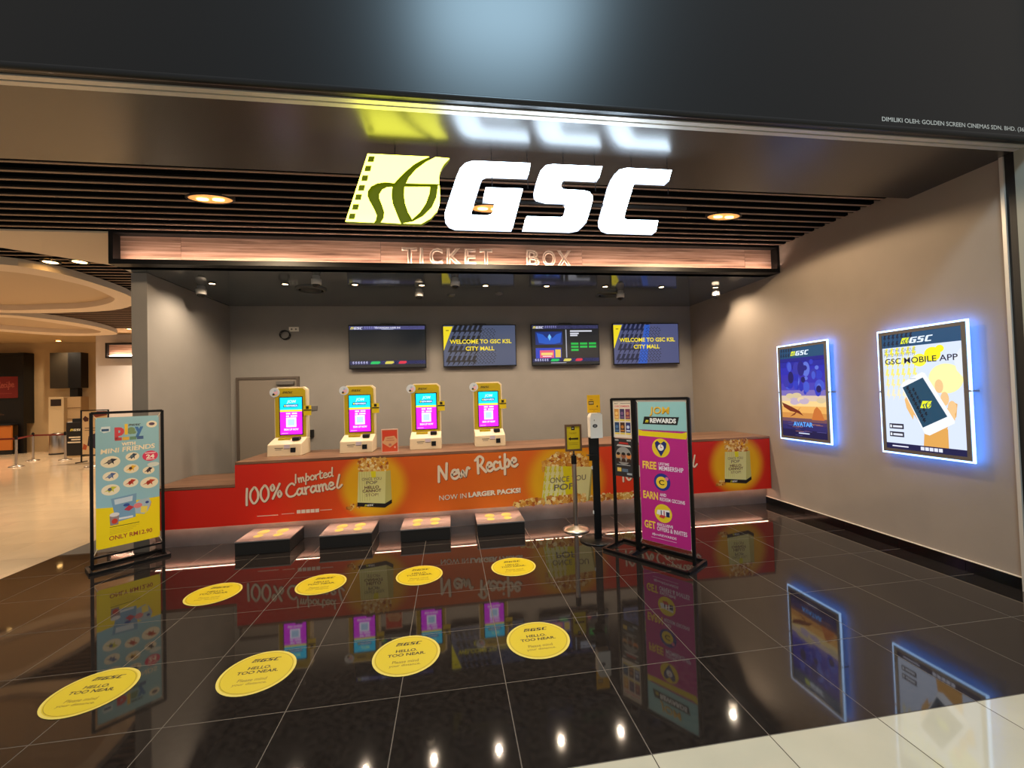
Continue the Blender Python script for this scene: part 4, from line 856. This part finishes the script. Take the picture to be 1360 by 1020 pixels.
o = MB().prism(ccw(pl), lambda a_, q, d_: (a_, q, d_), 3.545, 3.563, 0).build('ceiling_panel', M_CREAM, fix=True); struct(o, 'flat cream ceiling panel left of the wood beam', 'ceiling')
struct(box('ceiling_far', (-22, -3.6, 12, 22, 4.15, 4.3), M_FARWALL), 'tan ceiling at the far end of the foyer', 'ceiling')
struct(box('wall_foyer', (-22, -12.0, 18.6, 18.8, 0, 4.2), M_FARWALL), 'tan wall at the far end of the foyer', 'wall')
struct(box('wall_side', (-22.2, -22, 2, 19, 0, 4.2), M_FARWALL), 'tan outer wall at the far left of the foyer', 'wall')
wf = box('wall_white', (-12.1, -7.5, 16.5, 16.7, 0, 4.2), M_WHITEWALL); struct(wf, 'white wall deep in the foyer beside the grey side wall', 'wall')
bf = thing('trim_5', 'wood-faced beam on the white foyer wall', 'beam', (-10.6, 16.5, 3.3), kind='structure')
MB().box(-1.0, 1.5, -.3, 0, 0, .06).box(-1.0, 1.5, -.3, 0, .46, .52).box(-1.0, -.95, -.3, 0, .06, .46).box(-1, 1.5, -.1, 0, .06, .46).build('frame', M_BLACK, bf)
box('wood_panel', (-.95, 1.5, -.2, -.101, .06, .46), M_WOODB, bf); box('light_strip', (-.9, 1.5, -.26, -.24, .061, .075), mat('strip_glow', (255, 190, 130)), bf)
gw = mat('foyer_lamp_glow', (255, 205, 130), emit=16, emitc=(255, 200, 120))
for x, y, z, pw, l in ((-5.16, 6.33, 3.59, 50, 'warm foyer downlight between the slats, left one of the pair by the ribbon'), (-4.80, 6.30, 3.59, 50, 'warm foyer downlight between the slats, right one of the pair by the ribbon'), (-10.5, 11.8, 3.59, 110, 'warm foyer downlight behind the smaller ribbon'), (-14.35, 17.9, 4.13, 170, 'bright foyer downlight above the hanging dark display')):
    downlight(x, y, z, .075, l, 'warm downlights in the foyer', pw, (1, .80, .57), 130, gw, blend=.8)
for x, y, z, pw in ((-7.4, 7.6, 3.585, 190), (-4.6, 9.2, 3.59, 300), (-6.6, 11.0, 3.59, 330), (-18.5, 15.5, 4.13, 400), (-14.0, 14.5, 4.13, 420), (-10.2, 15.2, 4.13, 420)):  # extra downlights added out of view to brighten the foyer
    downlight(x, y, z, .06, 'added unseen warm downlight in the foyer ceiling at %s' % {-7.4: 'the middle of the large ribbon', -4.6: 'the slats behind the side wall', -6.6: 'the slats far behind the side wall', -9.0: 'the middle of the small ribbon', -18.5: 'the far left end', -14.0: 'the middle of the far end', -10.2: 'the far end by the white wall'}[x], 'warm downlights in the foyer', pw, (1, .80, .57), 150, gw, blend=.9)
# concession stand far left
t = thing('concession_stand', 'black food stand with dark red sign and orange base at far left', 'food stand', (-16.7, 18.2, 0))
MB().box(-4, .98, .1, .39, 1.1, 3.75).box(.80, .98, -.02, .1, 0, 3.75).box(-4, .98, .05, .1, 3.65, 3.75).build('back_panel', mat('stand_black', (12, 11, 10), rough=.4), t)
MB().box(-4, .80, -.3, .1, 1.06, 1.11).build('serving_top', M_BLACK, t)
for a_, b_ in ((-4, -.05), (-.04, .38), (.39, .79)): box('base_panel', (a_, b_, -.25, -.2, .16, 1.055), mat('orange_laminate', (186, 106, 40), rough=.5), t)
box('plinth', (-4, .79, -.22, .1, 0, .155), M_BLACK, t)
sgn = box('sign_board', (-3, .73, .06, .095, 2.07, 2.87), mat('dark_red_board', (120, 22, 14), rough=.5), t)
p = Print((-3, .06, 2.07), (1, 0, 0), (0, 0, 1), 3.73, .8, lift=.002); p.brush('New Recipe', .70, .45, .24, (170, 80, 64), 1, .14, .05, fit=1.0); p.rect(.72, .2, .95, .22, (150, 60, 50)); p.build('sign_print', sgn)
pc = Print((-3, .098, 1.15), (1, 0, 0), (0, 0, 1), 3.7, .85, lift=.002); pc.rect(0, 0, 1, 1, (10, 9, 9)); pc.poly([(.68, .45), (.76, .60), (.82, .72), (.84, .62), (.80, .55), (.83, .42), (.88, .38), (.88, .33), (.81, .36), (.77, .5)], (70, 46, 34), 2); pc.build('menu_picture', t)
t = thing('hanging_display', 'dark boxed display hanging on the far tan wall', 'display', (-14.43, 18.6, 2.39))
MB().box(-.53, .10, -.30, 0, 0, 1.35).build('cabinet', mat('display_brown', (44, 36, 24), rough=.5), t); box('side_panel', (.101, .53, -.34, 0, 0, 1.35), mat('display_black', (14, 13, 12), rough=.4), t); box('bracket', (.05, .32, -.2, 0, -.33, -.001), M_BLACK, t)
t = thing('tall_cabinet', 'tall pale cabinet with a small dark notice on the far wall', 'cabinet', (-14.45, 18.6, 0))
box('body', (-.40, .10, -.5, 0, 0, 2.05), mat('cabinet_cream', (206, 182, 142), rough=.6), t, .01); box('side_body', (.101, .55, -.35, 0, 0, 2.05), mat('cabinet_tan', (190, 160, 118), rough=.6), t)
box('notice', (-.32, .02, -.512, -.501, 1.72, 1.97), mat('notice_dark', (40, 26, 22), rough=.5), t)
for z in (1.2, 1.62): box('shelf_line', (.11, .55, -.36, -.351, z, z+.02), mat('shelf_brown', (110, 82, 54), rough=.6), t)  # darker brown strips across the cabinet side
t = thing('waste_bin', 'round steel bin against the far tan wall', 'bin', (-13.9, 17.3, 0))
MB().lathe([(0, .001), (.21, .001), (.22, .03), (.22, .68), (.2, .72), (.12, .76), (0, .77)], n=28).build('body', M_STEEL, t); MB().lathe([(.221, .0), (.23, .0), (.23, .05), (.221, .05)], n=28).build('foot_ring', M_BLACK, t)
t = thing('podium', 'black ticket podium with white lettering deep in the foyer', 'podium', (-12.28, 16.1, 0))
box('body', (-.26, .26, -.2, .2, .06, 1.16), mat('podium_black', (22, 19, 17), rough=.45), t, .006); box('upper_box', (-.12, .26, -.15, .2, 1.161, 1.28), M_BLACK, t, .004); box('shelf', (-.26, -.13, -.15, .2, 1.161, 1.18), M_WHITE, t); box('foot', (-.24, .24, -.18, .18, 0, .059), mat('cabinet_cream', (206, 182, 142)), t)
p = Print((-.26, -.2, .06), (1, 0, 0), (0, 0, 1), .52, 1.1, lift=.002); p.logo(.22, .74, .66, (220, 200, 80), (226, 220, 200))
for y, a_, b_ in ((.55, .15, .9), (.48, .28, .9), (.40, .08, .9)): p.rect(a_, y-.02, b_, y+.02, (220, 205, 180))
p.build('podium_print', t)
t = thing('poster_stand', 'black framed poster stand with cream poster behind the toy banner', 'poster stand', (-10.6, 14.4, 0))
m_ = MB()
for a_, b_ in (((-.36, 0, 0), (-.36, 0, 1.56)), ((.36, 0, 0), (.36, 0, 1.56)), ((-.36, 0, 1.55), (.36, 0, 1.55)), ((-.36, -.2, .015), (-.36, .2, .015)), ((.36, -.2, .015), (.36, .2, .015)), ((-.36, 0, .2), (.36, 0, .2))): bar(m_, a_, b_)
m_.build('frame', M_BLACKMETAL, t); pn = box('poster', (-.33, .33, -.005, .0, .24, 1.52), mat('poster_cream', (226, 196, 150), rough=.5), t)
p = Print((-.33, -.005, .24), (1, 0, 0), (0, 0, 1), .66, 1.28, lift=.002); p.poly([(.02, .83), (.12, .90), (.26, .84), (.24, .77), (.1, .76)], (80, 40, 26)); p.poly([(.3, .88), (.6, 1), (1, 1), (1, .9), (.6, .86)], (130, 60, 40)); p.rect(.1, .6, .8, .62, (120, 100, 80)); p.rect(.1, .55, .7, .565, (120, 100, 80)); p.poly([(.2, .2), (.25, .42), (.5, .48), (.95, .4), (1, .15), (.6, .1)], (44, 36, 60)); p.poly([(0, .12), (.05, .25), (.2, .2), (.15, .1)], (190, 90, 50)); p.build('poster_print', pn)
for i, (x, y) in enumerate(((-12.37, 14.09), (-13.13, 15.48), (-12.07, 15.27), (-9.85, 13.27))):
    t = stanchion((x, y, 0), ['steel belt post nearest the orange food stand base', 'steel belt post against the tan wall left of the bin', 'steel belt post beside the black podium', 'steel belt post half hidden behind the toy banner'][i], 'belt posts queueing in the foyer', h=.9)
    nx = [(-16.5, 14.6), (-12.37, 14.09), (-13.13, 15.48), None][i]
    if nx: 
        dx, dy = nx[0]-x, nx[1]-y
        MB().add([(0, 0, .78), (dx, dy, .78), (dx, dy, .83), (0, 0, .83), (.004, .004, .78), (dx+.004, dy+.004, .78), (dx+.004, dy+.004, .83), (.004, .004, .83)], [(0, 1, 2, 3), (7, 6, 5, 4), (3, 2, 6, 7), (0, 4, 5, 1)]).build('belt', mat('belt_red', (110, 30, 22), rough=.7), t)
